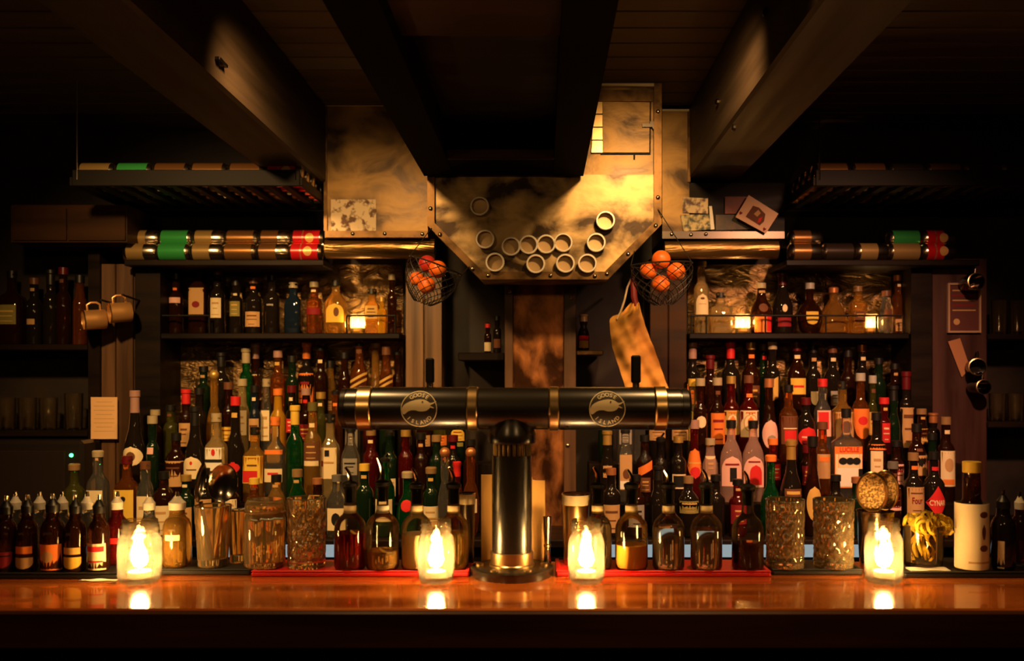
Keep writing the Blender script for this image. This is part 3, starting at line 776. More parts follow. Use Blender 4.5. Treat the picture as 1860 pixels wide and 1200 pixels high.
LEFT_D = [
 (135, 842, 36, 'std', 'olive', 'cork', 'tan', [('rect', 'olive', 918, 962, 30)]),
 (178, 818, 34, 'square', 'clear', 'cork', 'cream', [('rect', 'cream', 889, 945, 29, 0, (('rect', 'tan', .55, .62, .6, 0), ('rect', 'tan', .35, .40, .7, 0)))]),
 (231, 828, 38, 'square', 'amber', 'cap', 'dark red', [('rect', 'yellow', 888, 945, 35, 0, (('oval', 'black', .62, .80, .28, 0), ('rect', 'black', .30, .66, .07, 0)))]),
 (264, 838, 26, 'square', 'clear', 'cap', 'brown', [('rect', 'cream', 900, 948, 22, 0, (('rect', 'tan', .5, .62, .6, 0),))]),
 (298, 856, 42, 'squat', 'brown', 'cap', 'black', [('rect', 'cream', 916, 968, 38)]),
 (338, 862, 30, 'std', 'dark green', 'cap', 'gold', [('rect', 'tan', 920, 960, 26)]),
 (372, 850, 34, 'std', 'black', 'cap', 'black', [('rect', 'tan', 905, 950, 30)]),
 (420, 862, 32, 'std', 'brown', 'foil', 'gold', [('rect', 'cream', 905, 945, 26)]),
 (462, 868, 34, 'std', 'amber', 'cap', 'yellow', [('rect', 'tan', 920, 960, 28)]),
 (502, 862, 34, 'squat', 'gold', 'cap', 'black', [('rect', 'orange', 920, 960, 30)]),
 (540, 852, 32, 'squat', 'green', 'cap', 'tan', []),
 (577, 868, 32, 'std', 'brown', 'cap', 'copper', [('rect', 'cream', 925, 960, 26)]),
 (612, 862, 38, 'flask', 'clear', 'cap', 'grey', [('rect', 'cream', 922, 962, 32, 0, (('oval', 'black', .2, .8, .5, 0),))]),
 (662, 842, 32, 'std', 'dark green', 'cap', 'yellow', []),
 (699, 832, 36, 'squat', 'green', 'pourer', 'black', [('rect', 'cream', 905, 945, 30)]),
 (740, 856, 40, 'round', 'green', 'cork', 'cream', [('round', 'red', 906, 928, 20)]),
 (783, 848, 30, 'std', 'dark green', 'cork', 'tan', [('rect', 'cream', 918, 955, 26)]),
 (808, 812, 28, 'round', 'clear', 'ball', 'copper', []),
 (830, 838, 20, 'std', 'ruby', 'foil', 'red', []),
 (855, 812, 32, 'round', 'amber', 'ball', 'copper', [('rect', 'cream', 905, 930, 24)]),
]
RIGHT_A = [
 (1258, 622, 28, 'std', 'black', 'foil', 'pink', [('rect', 'orange', 697, 742, 22)]),
 (1290, 645, 26, 'std', 'brown', 'foil', 'dark red', []),
 (1327, 621, 34, 'std', 'black', 'foil', 'red', [('rect', 'tan', 690, 705, 12)]),
 (1364, 621, 34, 'std', 'brown', 'cap', 'gold', [('rect', 'brown', 700, 740, 26)]),
 (1387, 624, 24, 'std', 'dark green', 'cap', 'brown', []),
 (1403, 618, 28, 'std', 'black', 'cap', 'cream', [('slant', 'gold', 688, 726, 15, 0)]),
 (1447, 622, 34, 'squat', 'brown', 'cap', 'dark red', [('rect', 'yellow', 687, 716, 27, 0, (('rect', 'red', .42, .56, .7, 0),))]),
 (1477, 628, 28, 'std', 'black', 'cap', 'black', [('shield', 'cream', 711, 735, 15)]),
 (1512, 628, 30, 'std', 'black', 'cap', 'brown', [('rect', 'grey', 710, 736, 14)]),
 (1540, 636, 26, 'std', 'brown', 'cap', 'black', []),
 (1566, 626, 28, 'std', 'black', 'cap', 'copper', []),
 (1596, 650, 26, 'std', 'dark green', 'cap', 'black', []),
 (1625, 660, 24, 'std', 'brown', 'cap', 'black', []),
]
RIGHT_B = [
 (1100, 722, 28, 'slope', 'dark green', 'foil', 'gold', []),
 (1135, 716, 30, 'square', 'clear', 'cap', 'cream', [('rect', 'grey', 776, 806, 22)]),
 (1160, 720, 24, 'square', 'clear', 'cap', 'green', []),
 (1193, 716, 33, 'squat', 'black', 'cap', 'black', [('rect', 'tan', 780, 799, 29)]),
 (1234, 716, 33, 'squat', 'black', 'cap', 'gold', [('rect', 'tan', 780, 799, 29)]),
 (1258, 716, 22, 'std', 'pale gold', 'cap', 'yellow', [('rect', 'yellow', 748, 800, 16)]),
 (1272, 687, 26, 'std', 'brown', 'cap', 'cream', [('round', 'cream', 755, 777, 18)]),
 (1303, 686, 27, 'std', 'brown', 'cap', 'cream', [('rect', 'orange', 750, 806, 25)]),
 (1328, 700, 31, 'std', 'ruby', 'cap', 'gold', [('rect', 'gold', 745, 789, 28, 0, FIRE)]),
 (1360, 692, 36, 'std', 'ruby', 'cap', 'brown', [('rect', 'cream', 745, 793, 33, 0, FIRE)]),
 (1397, 726, 34, 'bell', 'brown', 'cap', 'copper', [('oval', 'pink', 762, 816, 28, 0, (('oval', 'grey', .15, .5, .6, .1),))]),
 (1432, 716, 34, 'std', 'amber', 'cap', 'black', [('rect', 'brown', 755, 806, 30, 0, (('rect', 'red', .1, .5, .7, 0), ('rect', 'cream', .54, .58, .8, 0)))]),
 (1464, 722, 34, 'squat', 'black', 'cap', 'dark red', [('round', 'red', 775, 811, 32, 0, (('rect', 'pink', .46, .54, .7, 0),))]),
 (1494, 716, 28, 'square', 'clear', 'cap', 'red', [('rect', 'pink', 745, 792, 25, 0, (('rect', 'red', .28, .94, .72, -.12),))]),
 (1530, 712, 36, 'square', 'gold', 'cap', 'black', [('rect', 'tan', 748, 801, 32, 0, (('oval', 'brown', .2, .8, .6, .1),))]),
 (1563, 682, 30, 'std', 'amber', 'cap', 'white', [('shield', 'orange', 742, 796, 28, 0, (('oval', 'red', .45, .75, .6, 0),))]),
 (1585, 682, 24, 'std', 'olive', 'cap', 'white', [('rect', 'gold', 748, 790, 18)]),
 (1606, 722, 24, 'std', 'ruby', 'cap', 'red', [('rect', 'red', 768, 803, 14)]),
 (1623, 700, 24, 'slope', 'dark green', 'foil', 'black', []),
 (1646, 678, 30, 'std', 'black', 'foil', 'dark red', [('taper', 'tan', 740, 812, 25)]),
 (1674, 742, 26, 'std', 'brown', 'cap', 'tan', [('rect', 'gold', 778, 806, 14)]),
 (1695, 750, 24, 'std', 'black', 'foil', 'copper', []),
]
RIGHT_C = [
 (1103, 782, 28, 'slope', 'black', 'foil', 'gold', [('rect', 'tan', 845, 866, 16)]),
 (1136, 790, 26, 'square', 'clear', 'cap', 'black', [('rect', 'tan', 825, 888, 22, 0, (('oval', 'brown', .3, .6, .6, .1), ('rect', 'white', .02, .25, .95, 0)))]),
 (1171, 790, 30, 'std', 'brown', 'cap', 'black', [('slant', 'orange', 842, 858, 25, 0), ('rect', 'brown', 866, 892, 18)]),
 (1200, 798, 26, 'std', 'black', 'pourer', 'black', []),
 (1232, 792, 30, 'std', 'black', 'cap', 'gold', [('rect', 'cream', 860, 886, 24, 0, (('rect', 'black', .1, .9, .86, 0),))]),
 (1261, 800, 30, 'bell', 'ruby', 'cap', 'pink', [('oval', 'orange', 814, 868, 26, 0, (('oval', 'red', .02, .4, .7, 0), ('rect', 'gold', .5, .54, .8, 0)))]),
 (1290, 796, 30, 'flask', 'pink', 'cap', 'cream', [('rect', 'cream', 828, 870, 18)]),
 (1328, 790, 40, 'flask', 'pink', 'cap', 'black', [('arch', 'pink', 828, 882, 36, 0, (('rect', 'black', .15, .62, .35, .1), ('rect', 'dark red', .70, .76, .7, 0)))]),
 (1368, 790, 40, 'flask', 'pink', 'cap', 'black', [('arch', 'pink', 828, 884, 36, 0, (('arch', 'red', .08, .72, .62, .15), ('rect', 'dark red', .80, .85, .6, 0)))]),
 (1404, 806, 28, 'std', 'ruby', 'cap', 'orange', [('rect', 'red', 842, 870, 24)]),
 (1437, 798, 30, 'slope', 'black', 'foil', 'gold', []),
 (1466, 800, 26, 'std', 'brown', 'foil', 'dark red', [('rect', 'dark red', 845, 880, 22)]),
 (1494, 792, 28, 'std', 'amber', 'cap', 'brown', [('rect', 'tan', 824, 868, 23, 0, (('rect', 'orange', .7, .9, .8, 0),))]),
 (1537, 742, 54, 'square', 'clear', 'cap', 'black', [('rect', 'orange', 810, 884, 50, 0, (('rect', 'cream', .02, .82, .96, 0), ('text', 'red', .86, .99, .80, 0, 'LUCILLE'), ('rect', 'white', .04, .48, .80, -.06), ('oval', 'black', .56, .74, .30, -.45), ('oval', 'black', .56, .74, .28, .05), ('oval', 'black', .56, .74, .30, .52), ('rect', 'black', .04, .46, .16, .82)))]),
 (1592, 790, 34, 'std', 'black', 'cap', 'black', [('rect', 'orange', 806, 816, 30), ('rect', 'cream', 818, 872, 20, -4)]),
 (1628, 800, 30, 'std', 'brown', 'cap', 'black', [('rect', 'pink', 842, 878, 18), ]),
 (1665, 796, 36, 'squat', 'brown', 'cap', 'black', [('rect', 'tan', 826, 862, 30, 0, (('oval', 'black', .45, .85, .3, .1),))]),
 (1693, 806, 24, 'std', 'dark green', 'cap', 'black', [('rect', 'dark red', 836, 868, 20)]),
 (1718, 757, 31, 'std', 'brown', 'cap', 'tan', [('rect', 'cream', 818, 882, 26, 0, (('oval', 'tan', .4, .8, .6, 0), ('rect', 'orange', .05, .2, .8, 0)))]),
]
RIGHT_D = [
 (1110, 850, 34, 'std', 'black', 'cap', 'copper', [('rect', 'tan', 915, 965, 30)]),
 (1155, 862, 36, 'std', 'brown', 'cap', 'black', [('rect', 'grey', 915, 955, 28)]),
 (1195, 846, 32, 'slope', 'black', 'foil', 'black', []),
 (1250, 868, 40, 'squat', 'black', 'cap', 'tan', [('rect', 'olive', 908, 930, 34)]),
 (1300, 862, 34, 'std', 'black', 'cap', 'black', []),
 (1340, 870, 32, 'std', 'ruby', 'cap', 'black', [('rect', 'dark red', 915, 950, 28)]),
 (1400, 826, 38, 'round', 'green', 'cork', 'orange', []),
 (1437, 828, 40, 'slope', 'black', 'foil', 'gold', [('rect', 'brown', 886, 900, 30, 0, (('rect', 'gold', .3, .7, .8, 0),))]),
 (1476, 838, 36, 'bell', 'brown', 'cap', 'black', [('oval', 'gold', 882, 946, 27)]),
 (1518, 862, 34, 'std', 'black', 'cap', 'black', []),
 (1556, 866, 30, 'std', 'dark green', 'cap', 'copper', []),
 (1622, 838, 32, 'std', 'brown', 'cap', 'grey', [('rect', 'pink', 885, 925, 20)]),
 (1659, 822, 37, 'std', 'black', 'cap', 'tan', [('rect', 'tan', 883, 936, 31, 0, (('text', 'dark red', .42, .66, .62, 0, 'Four'), ('rect', 'brown', .78, .82, .7, 0), ('rect', 'brown', .2, .23, .5, 0)))]),
 (1696, 824, 38, 'std', 'black', 'cap', 'black', [('diamond', 'red', 881, 941, 36, 0, (('text', 'cream', .40, .58, .62, 0, 'CYNAR'),))]),
]
TOP_L = [
 (320, 508, 24, 'std', 'brown', 'cap', 'black', [('rect', 'pink', 541, 551, 20)]),
 (361, 505, 32, 'square', 'brown', 'cap', 'black', [('rect', 'tan', 524, 572, 27, 0, (('oval', 'dark red', .25, .5, .5, 0),))]),
 (395, 488, 26, 'std', 'black', 'cap', 'dark red', [('rect', 'cream', 542, 578, 19)]),
 (429, 520, 24, 'std', 'black', 'cap', 'black', [('rect', 'olive', 548, 575, 18)]),
 (461, 505, 30, 'std', 'black', 'cap', 'brown', [('rect', 'tan', 567, 594, 26)]),
 (494, 500, 28, 'std', 'black', 'cap', 'black', [('rect', 'grey', 553, 556, 12)]),
 (533, 513, 30, 'square', 'dark blue', 'cap', 'cream', []),
 (571, 512, 28, 'std', 'amber', 'cap', 'cream', [('rect', 'dark red', 560, 572, 24)]),
 (610, 528, 42, 'flask', 'gold', 'cap', 'black', [('arch', 'yellow', 552, 586, 32, 0, (('oval', 'brown', .3, .8, .3, .2),))]),
 (676, 530, 26, 'square', 'gold', 'cap', 'black', [('rect', 'gold', 556, 580, 22)]),
 (694, 540, 18, 'std', 'yellow', 'cap', 'gold', []),
 (712, 498, 17, 'std', 'brown', 'cap', 'cream', []),
]
TOP_R = [
 (1274, 474, 27, 'tall', 'pale gold', 'cork', 'tan', [('arch', 'cream', 535, 572, 22, 0, (('oval', 'brown', .72, .84, .35, 0), ('rect', 'tan', .5, .53, .6, 0)))]),
 (1309, 532, 40, 'square', 'pale gold', 'cap', 'black', []),
 (1383, 514, 38, 'slope', 'brown', 'cap', 'cream', [('round', 'brown', 552, 568, 16), ('rect', 'orange', 573, 604, 30, 0, (('rect', 'red', .05, .95, .3, .7),))]),
 (1421, 496, 38, 'slope', 'black', 'foil', 'dark red', [('round', 'cream', 554, 568, 9), ('rect', 'dark red', 578, 594, 24)]),
 (1471, 514, 46, 'round', 'brown', 'cap', 'white', [('shield', 'yellow', 567, 590, 22)]),
 (1514, 522, 50, 'bell', 'gold', 'cork', 'copper', []),
 (1558, 520, 30, 'square', 'gold', 'cap', 'tan', [('rect', 'brown', 566, 586, 18)]),
 (1610, 528, 24, 'squat', 'clear', 'cap', 'brown', [('rect', 'brown', 562, 578, 14)]),
 (1631, 500, 20, 'std', 'amber', 'cap', 'copper', [('rect', 'tan', 580, 602, 14)]),
]
CAPW = {'cap': 'cap', 'foil': 'foil top', 'cork': 'cork', 'ball': 'stopper', 'pourer': 'pourer', 'dasher': 'dasher top'}
SHW = {'std': '', 'slope': 'sloping ', 'tall': 'slim ', 'squat': 'squat ', 'square': 'square ', 'flask': 'flat ', 'round': 'round ', 'bell': 'bellied ', 'medicine': 'stubby '}
def an(s): return s
def fill(rows, Y, z0, where, group, depth=.03):
    rows = sorted(rows); placed = []
    for i, (x, top, wp, kind, g, cap, cc, labs) in enumerate(rows):
        gw = g if g in ('clear', 'black', 'dark green', 'dark blue', 'pale gold') else g
        d = f"{SHW[kind]}{gw} bottle, {cc} {CAPW[cap]}" if cap != 'pourer' else f"{SHW[kind]}{gw} bottle with pourer"
        if labs:
            l0 = max(labs, key=lambda l: (l[3] - l[2]) * l[4])
            d += f", {l0[1]} {l0[0] + ' ' if l0[0] in ('oval', 'round', 'arch', 'diamond', 'shield') else ''}label"
        lab = f"{d}, {ORD[i]} from left {where}"
        if len(lab.split()) > 15: lab = f"{SHW[kind]}{gw} bottle, {d.split(', ')[-1]}, {ORD[i]} from left {where}"
        # small print and neck bands that most of these bottles carry
        rr_ = random.Random(int(x * 13 + top)); nl = []
        for lb in labs:
            lb = tuple(lb)
            if len(lb) < 7 and lb[0] in ('rect', 'arch', 'taper') and lb[3] - lb[2] > 16 and lb[4] > 13:
                dk = {'cream': 'tan', 'white': 'brown', 'tan': 'brown', 'yellow': 'dark red', 'gold': 'brown', 'orange': 'dark red', 'pink': 'dark red', 'grey': 'black', 'red': 'cream', 'dark red': 'gold', 'olive': 'gold', 'brown': 'gold', 'black': 'cream'}.get(lb[1], 'brown')
                a = rr_.uniform(.62, .74); b = rr_.uniform(.38, .5)
                lb = lb[:5] + (lb[5] if len(lb) > 5 else 0, (('rect', dk, a, a + .09, rr_.uniform(.5, .8), 0), ('rect', dk, b, b + .05, rr_.uniform(.4, .75), 0), ('rect', dk, .14, .18, rr_.uniform(.4, .75), 0)))
            nl.append(lb)
        labs = nl
        yb = PZ(z0, Y) if False else CY + (EYE - z0) * F / Y
        if cap in ('cap', 'pourer', 'cork') and kind in ('std', 'slope', 'squat') and rr_.random() < .55:
            hh_ = yb - top; nc = rr_.choice(['cream', 'gold', 'tan', 'red', 'brown', 'orange', 'cream'])
            labs = labs + [('rect', nc, top + hh_ * .155, top + hh_ * .20, wp * .30)]
        # stand each bottle a little forward or back so that neighbours do not touch
        best = None
        for dy in (0, .014, -.014, .026, -.022, .036, .044):
            if abs(dy) > depth: continue
            r = PXL(wp, Y + dy) / 2 * (1.06 if kind == 'square' else 1); X = PX(x, Y + dy)
            gap = min([sqrt((X - a) ** 2 + (Y + dy - b) ** 2) - c - r for a, b, c in placed] or [1])
            if best is None or gap > best[0] + 1e-6: best = (gap, dy, r, X)
            if gap > .0012: break
        gap, dy, r, X = best
        if gap < .0012: 
            k = max(.62, (r + gap - .0012) / r); wp *= k; r *= k
        placed.append((X, Y + dy, r))
        bottle(x, top, wp, kind, g, cap, cc, labs, Y + dy, z0, lab, 'bottle', group)
fill(LEFT_A, *ROWS['A'], 'on top left step', 'bottles on the left riser', .045)
fill(LEFT_B, *ROWS['B'], 'on upper left step', 'bottles on the left riser')
fill(LEFT_C, *ROWS['C'], 'on lower left step', 'bottles on the left riser')
fill(LEFT_D, *ROWS['D'], 'along left back counter', 'bottles on the back counter')
fill(RIGHT_A, *ROWS['A'], 'on top right step', 'bottles on the right riser', .045)
fill(RIGHT_B, *ROWS['B'], 'on upper right step', 'bottles on the right riser')
fill(RIGHT_C, *ROWS['C'], 'on lower right step', 'bottles on the right riser')
fill(RIGHT_D, *ROWS['D'], 'along right back counter', 'bottles on the back counter')
fill(TOP_L, 3.50, SHZ, 'on left wall shelf', 'bottles on the left wall shelf')
fill(TOP_R, 3.50, SHZ, 'on right wall shelf', 'bottles on the right wall shelf')
# dim bottles on the far left corner shelf and the niche shelves
fill([(22, 492, 42, 'square', 'brown', 'cap', 'black', [('rect', 'olive', 555, 590, 34)]), (62, 505, 26, 'std', 'black', 'cap', 'brown', [('rect', 'tan', 580, 590, 14)]),
      (92, 490, 26, 'std', 'black', 'foil', 'black', []), (115, 486, 24, 'std', 'brown', 'cap', 'dark red', []), (145, 500, 24, 'squat', 'amber', 'cap', 'black', [])],
     3.50, PZ(625, 3.40), 'on dim corner shelf', 'bottles on the corner shelf')
NZ = PZ(640, 3.40)
bottle(886, 588, 13, 'std', 'brown', 'cap', 'red', [('rect', 'cream', 622, 638, 12)], 3.47, NZ, 'mini beer bottle with cream label on the small black niche shelf', name='mini_bottle')
bottle(903, 574, 15, 'std', 'black', 'cap', 'black', [('rect', 'brown', 616, 632, 12)], 3.47, NZ, 'mini black bottle with brown label on the small black niche shelf', name='mini_bottle')
bottle(1060, 571, 21, 'slope', 'black', 'foil', 'tan', [('rect', 'red', 610, 618, 17), ('rect', 'gold', 619, 632, 17)], 3.47, PZ(636, 3.40), 'small black bottle with red and gold label on the brass niche shelf', name='mini_bottle')

# ------------------------------------------------------------------ things on the front bar
# rubber mats along the service edge
MT = BT + .010
def mat(x0, x1, Y0, Y1, m, label, ribs=True):
    X0, X1 = PX(x0, Y0), PX(x1, Y0)
    t = thing('bar_mat', ((X0 + X1) / 2, Y0, BT), label, 'bar mat')
    hw = (X1 - X0) / 2
    MB().bbox(-hw, hw, 0, Y1 - Y0, 0, .010, .003).build('base', m, t, smooth=False)
    MB().bbox(-hw, hw, 0, .008, .010, .0125, .001).build('lip', m, t, smooth=False)
    MB().bbox(-hw, -hw + .008, .008, Y1 - Y0, .010, .0125, .001).build('lip', m, t, smooth=False)
    MB().bbox(hw - .008, hw, .008, Y1 - Y0, .010, .0125, .001).build('lip', m, t, smooth=False)
mat(456, 852, 1.775, 1.90, M_matred, 'red rubber bar mat under the red and amber bottles left of the tower')
mat(1010, 1401, 1.775, 1.90, M_matred, 'red rubber bar mat under the juice bottles right of the tower')
mat(-30, 214, 1.755, 1.90, M_matblack, 'black rubber bar mat under the dark bitters bottles')
mat(290, 455, 1.790, 1.90, M_matblack, 'black rubber bar mat under the pint glass with julep strainers')
mat(1403, 1568, 1.790, 1.90, M_matblack, 'black rubber bar mat under the two right cut mixing glasses')
mat(1643, 1900, 1.765, 1.92, M_matblack, 'black rubber bar mat under the big white label bitters bottle')

# ---- tap tower
TY = 1.80
TX = PX(930, TY)
tower = thing('tap_tower', (TX, TY, BT), 'black and brass T-shaped beer tap tower with two round goose logos', 'tap tower')
AZ = PZ(741.5, TY) - BT; AR = .0425
MB().lathe([(0, 0), (.081, 0), (.082, .003), (.082, .016), (.079, .0175), (.050, .018), (0, .018)], 40).build('base_plate', M_towerblack, tower)
MB().lathe([(.0445, .018), (.0445, .022), (.0425, .024), (.0425, .046), (.0400, .047)], 40).build('base_collar', M_brass, tower)
MB().lathe([(.0395, .030), (.0395, PZ(826, TY) - BT)], 40).build('column', M_towerblack, tower)
zk = PZ(826, TY) - BT
m = MB()
for k in range(22):
    a = 2 * pi * k / 22
    m.tube([(.034 * cos(a), .034 * sin(a), zk - .002), (.034 * cos(a), .034 * sin(a), zk + .022)], .0040, 8)
m.build('knurled_ring', M_brass, tower)
MB().lathe([(.0325, zk - .003), (.0325, zk + .022), (.046, zk + .024), (.048, zk + .03), (.047, AZ - .050), (.041, AZ - .030), (.036, AZ - .018)], 36).build('neck', M_towerblack, tower)
bolt = MB().lathe([(0, 0), (.008, 0), (.008, .005), (.005, .007), (0, .007)], 12).mesh('bolt', M_brass)
for k in range(6):
    a = 2 * pi * (k + .5) / 6 + .52
    link_mesh('bolt', bolt, tower, (.064 * cos(a), .064 * sin(a), .016))
def seg(x0, x1, r, mt, nm):
    a, b = PX(x0, TY) - TX, PX(x1, TY) - TX
    MB().lathe([(0, a), (r - .002, a), (r, a + .002), (r, b - .002), (r - .002, b), (0, b)], 48, axis='x', c=(0, 0, AZ)).build(nm, mt, tower)
seg(652, 678, AR + .0016, M_brass, 'brass_ring'); seg(850, 869, AR + .0012, M_brass, 'brass_ring')
seg(997, 1015, AR + .0012, M_brass, 'brass_ring'); seg(1187, 1209, AR + .0016, M_brass, 'brass_ring')
seg(678, 850, AR, M_towerblack, 'arm_tube'); seg(869, 997, AR - .001, M_towerblack, 'centre_tube'); seg(1015, 1187, AR, M_towerblack, 'arm_tube')
def endcap(x0, x1):
    a, b = PX(x0, TY) - TX, PX(x1, TY) - TX
    d = b - a; r = AR - .002
    pr = [(r, 0), (r, abs(d) * .55), (r - .0015, abs(d) * .57), (r - .0015, abs(d) * .62), (r, abs(d) * .64), (r - .001, abs(d) * .9), (r * .86, abs(d)), (0, abs(d))]
    s = 1 if d > 0 else -1
    m = MB().lathe(pr, 48, axis='x')
    m.v = [(a + v[0] * s, v[1], v[2] + AZ) for v in m.v]
    if s < 0: m.f = [f[::-1] for f in m.f]
    m.build('end_cap', M_towerblack, tower)
endcap(652, 620); endcap(1209, 1252)
# tap handles on the service side
def handle(x, ytop, wpx):
    Yh = TY + .062
    X = PX(x, Yh) - TX; zt = PZ(ytop, Yh) - BT; hw = PXL(wpx, Yh) / 2
    h = MB().bbox(-hw, hw, -.008, .008, AZ + .05, zt, .003).build('tap_handle', M_black, tower, (X, .062, 0), smooth=False)
    MB().lathe([(.007, AZ + .030), (.007, AZ + .052), (0, AZ + .052)], 12).build('ferrule', M_steel, h)
    MB().tube([(0, -.03, AZ + .0), (0, 0, AZ + .02), (0, 0, AZ + .034)], .009, 10).build('faucet', M_steel, h)
handle(781, 650, 15); handle(1155, 645, 17)
# small bolts under the arm
rb = MB().lathe([(0, 0), (.004, 0), (.003, .003), (0, .0035)], 8, axis='y').mesh('stud', M_rivet)
for x in (690, 762, 834, 1030, 1101, 1172):
    link_mesh('stud', rb, tower, (PX(x, TY) - TX, -AR * .56, AZ - AR * .82))
# round goose badges lying on the arm
def on_arm(x, z, eps):
    r = AR + eps
    return (x, -sqrt(max(1e-9, r * r - z * z)), z)
M_badge = plain('badge_dark', (.035, .022, .012), .4)
M_cream = plain('badge_cream', (.86, .70, .40), .5)
def interp(pts, u):
    for (a, b), (c, d) in zip(pts, pts[1:]):
        if a <= u <= c: return b + (d - b) * (u - a) / (c - a)
    return pts[-1][1]
def badge(xpx):
    X = PX(xpx, TY - AR) - TX; R = .0352
    def disc(r, eps, r0=0.0, nr=6, ns=40):
        m = MB()
        m.grid(lambda a, b: on_arm((r0 + (r - r0) * a) * cos(2 * pi * b), (r0 + (r - r0) * a) * sin(2 * pi * b), eps), nr, ns); return m
    bd = disc(R, .0006).build('logo_badge', M_badge, tower, (X, 0, AZ))
    bd['label'] = 'round goose head logo badge with curved cream lettering'
    disc(R, .0012, R * .955, 2).build('badge_ring', M_cream, bd)
    topc = [(-1, .02), (-.9, .20), (-.75, .32), (-.5, .43), (-.2, .51), (.05, .54), (.3, .52), (.45, .46), (.6, .36), (.66, .34)]
    botc = [(-1, -.06), (-.93, -.30), (-.8, -.26), (-.62, -.12), (-.45, -.06), (-.2, -.06), (0, -.12), (.2, -.13), (.4, -.10), (.55, -.02), (.66, .10)]
    def span(tc, bc, u0, u1, n):
        m = MB()
        m.grid(lambda a, b: on_arm((u0 + (u1 - u0) * a) * R * .95, (interp(bc, u0 + (u1 - u0) * a) * (1 - b) + interp(tc, u0 + (u1 - u0) * a) * b) * R, .0014), n, 6)
        return m
    g = span(topc, botc, -1, .66, 30).build('goose_head', M_cream, bd)
    span([(.66, .34), (.8, .36), (1.0, .44)], [(.66, .22), (.8, .28), (1.0, .42)], .66, 1.0, 6).build('goose_beak', M_cream, bd)
    span([(.66, .17), (.75, .15), (.88, .07)], [(.66, .10), (.75, .06), (.88, .05)], .66, .88, 5).build('goose_beak', M_cream, bd)
    m = MB(); m.grid(lambda a, b: on_arm(.19 * R + a * .0016 * cos(2 * pi * b), .40 * R + a * .0016 * sin(2 * pi * b), .0020), 2, 12); m.build('goose_eye', M_badge, bd)
    def arc(txt, rad, mid, step, sgn):
        m = MB(); n = len(txt)
        for i, ch in enumerate(txt):
            a = mid + (i - (n - 1) / 2) * step * (-sgn)
            vs, fs = text_mesh(ch, .0105, True); b = len(m.v)
            rot = a - pi / 2 if sgn > 0 else a + pi / 2
            for vx, vy, _ in vs:
                xx = rad * cos(a) + vx * cos(rot) - vy * sin(rot); zz = rad * sin(a) + vx * sin(rot) + vy * cos(rot)
                m.v.append(on_arm(xx, zz, .0016))
            m.f += [tuple(b + k for k in f) for f in fs]
        m.build('lettering', M_cream, bd, smooth=False)
    arc('GOOSE', R * .77, pi / 2, .29, 1)
    arc('ISLAND', R * .76, -pi / 2, .34, -1)
badge(761); badge(1103)

# ---- candle jars
def flame_profile(h, r): return [(0, 0), (r * .7, h * .10), (r, h * .28), (r * .85, h * .48), (r * .5, h * .72), (r * .2, h * .9), (0, h)]
def candle_light(par, z, power):
    l = bpy.data.lights.new('candle_light', 'POINT'); l.energy = power; l.color = (1.0, .58, .22); l.shadow_soft_size = .012
    o = bpy.data.objects.new('candle_light', l); col.objects.link(o); o.parent = par; o.location = (0, 0, z)
def jar(x, Y, wpx, ytop, label, power):
    R = PXL(wpx, Y) / 2; H = PZ(ytop, Y + .0) - BT
    t = thing('candle_jar', (PX(x, Y), Y, BT), label, 'candle jar', 'candle jars on the bar')
    rib = lambda a, z: 1 + (.012 * cos(a * 10) if .012 < z < H * .68 else 0)
    out = [(0, 0), (R * .82, 0), (R * .92, .005), (R * .99, .016), (R, .03), (R, H * .60), (R * .97, H * .70), (R * .86, H * .78), (R * .80, H * .81), (R * .80, H * .985), (R * .78, H)]
    inn = [(R * .74, H), (R * .745, H * .80), (R * .82, H * .765), (R * .93, H * .68), (R * .95, H * .6), (R * .95, .03), (R * .88, .012), (0, .010)]
    MB().lathe(out + inn, 40, rfun=rib).build('glass', M_jar, t, auto=1.2)
    m = MB()
    for k in range(2):
        zz = H * (.86 + .07 * k)
        m.lathe([(R * .80, zz - .003), (R * .855, zz - .001), (R * .855, zz + .001), (R * .80, zz + .003)], 32)
    m.build('screw_thread', M_jar, t)
    MB().lathe([(R * .76, H - .002), (R * .80, H - .002), (R * .815, H + .001), (R * .79, H + .003), (R * .76, H + .001), (R * .76, H - .002)], 32).build('rim', M_jar, t)
    rw = R * .55
    MB().lathe([(0, .0105), (rw, .0105), (rw, .020), (rw * .9, .0215), (rw * .4, .020), (0, .020)], 24).build('candle', M_wax, t)
    MB().lathe([(0, 0), (.0012, 0), (.0009, .010), (0, .010)], 6).build('wick', M_black, t, (0, 0, .020))
    MB().lathe(flame_profile(.058, .0155), 14).build('flame', M_flame, t, (0, 0, .026))  # flame drawn oversized to imitate candle bloom
    candle_light(t, .046, power)
jar(254, 1.735, 76, 946, 'bright candle in a ribbed mason jar beside the dark bitters bottles', 16.0)
jar(792, 1.735, 66, 946, 'bright candle in a mason jar left of the tap tower base', 16.0)
jar(1065, 1.735, 66, 946, 'bright candle in a mason jar right of the tap tower base', 16.0)
jar(1605, 1.735, 68, 944, 'bright candle in a mason jar beside the glass of lemon twists', 16.0)
def votive(x, label, power):
    Y = 3.485; R = .0285; H = .075
    t = thing('votive_candle', (PX(x, Y), Y, SHZ), label, 'candle', 'votive candles on the wall shelves')
    MB().lathe([(0, 0), (R, 0), (R, H), (R * .93, H), (R * .92, .008), (0, .008)], 24).build('glass', M_thinfrost, t)
    MB().lathe([(0, .0085), (R * .85, .0085), (R * .85, .024), (0, .024)], 20).build('candle', M_wax, t)
    MB().lathe(flame_profile(.030, .007), 12).build('flame', M_flame, t, (0, 0, .026))
    candle_light(t, .038, power)
votive(650, 'glowing votive candle behind the rail on the left wall shelf', 2.2)
votive(1349, 'glowing votive candle between clear and brown bottles on right wall shelf', 2.2)
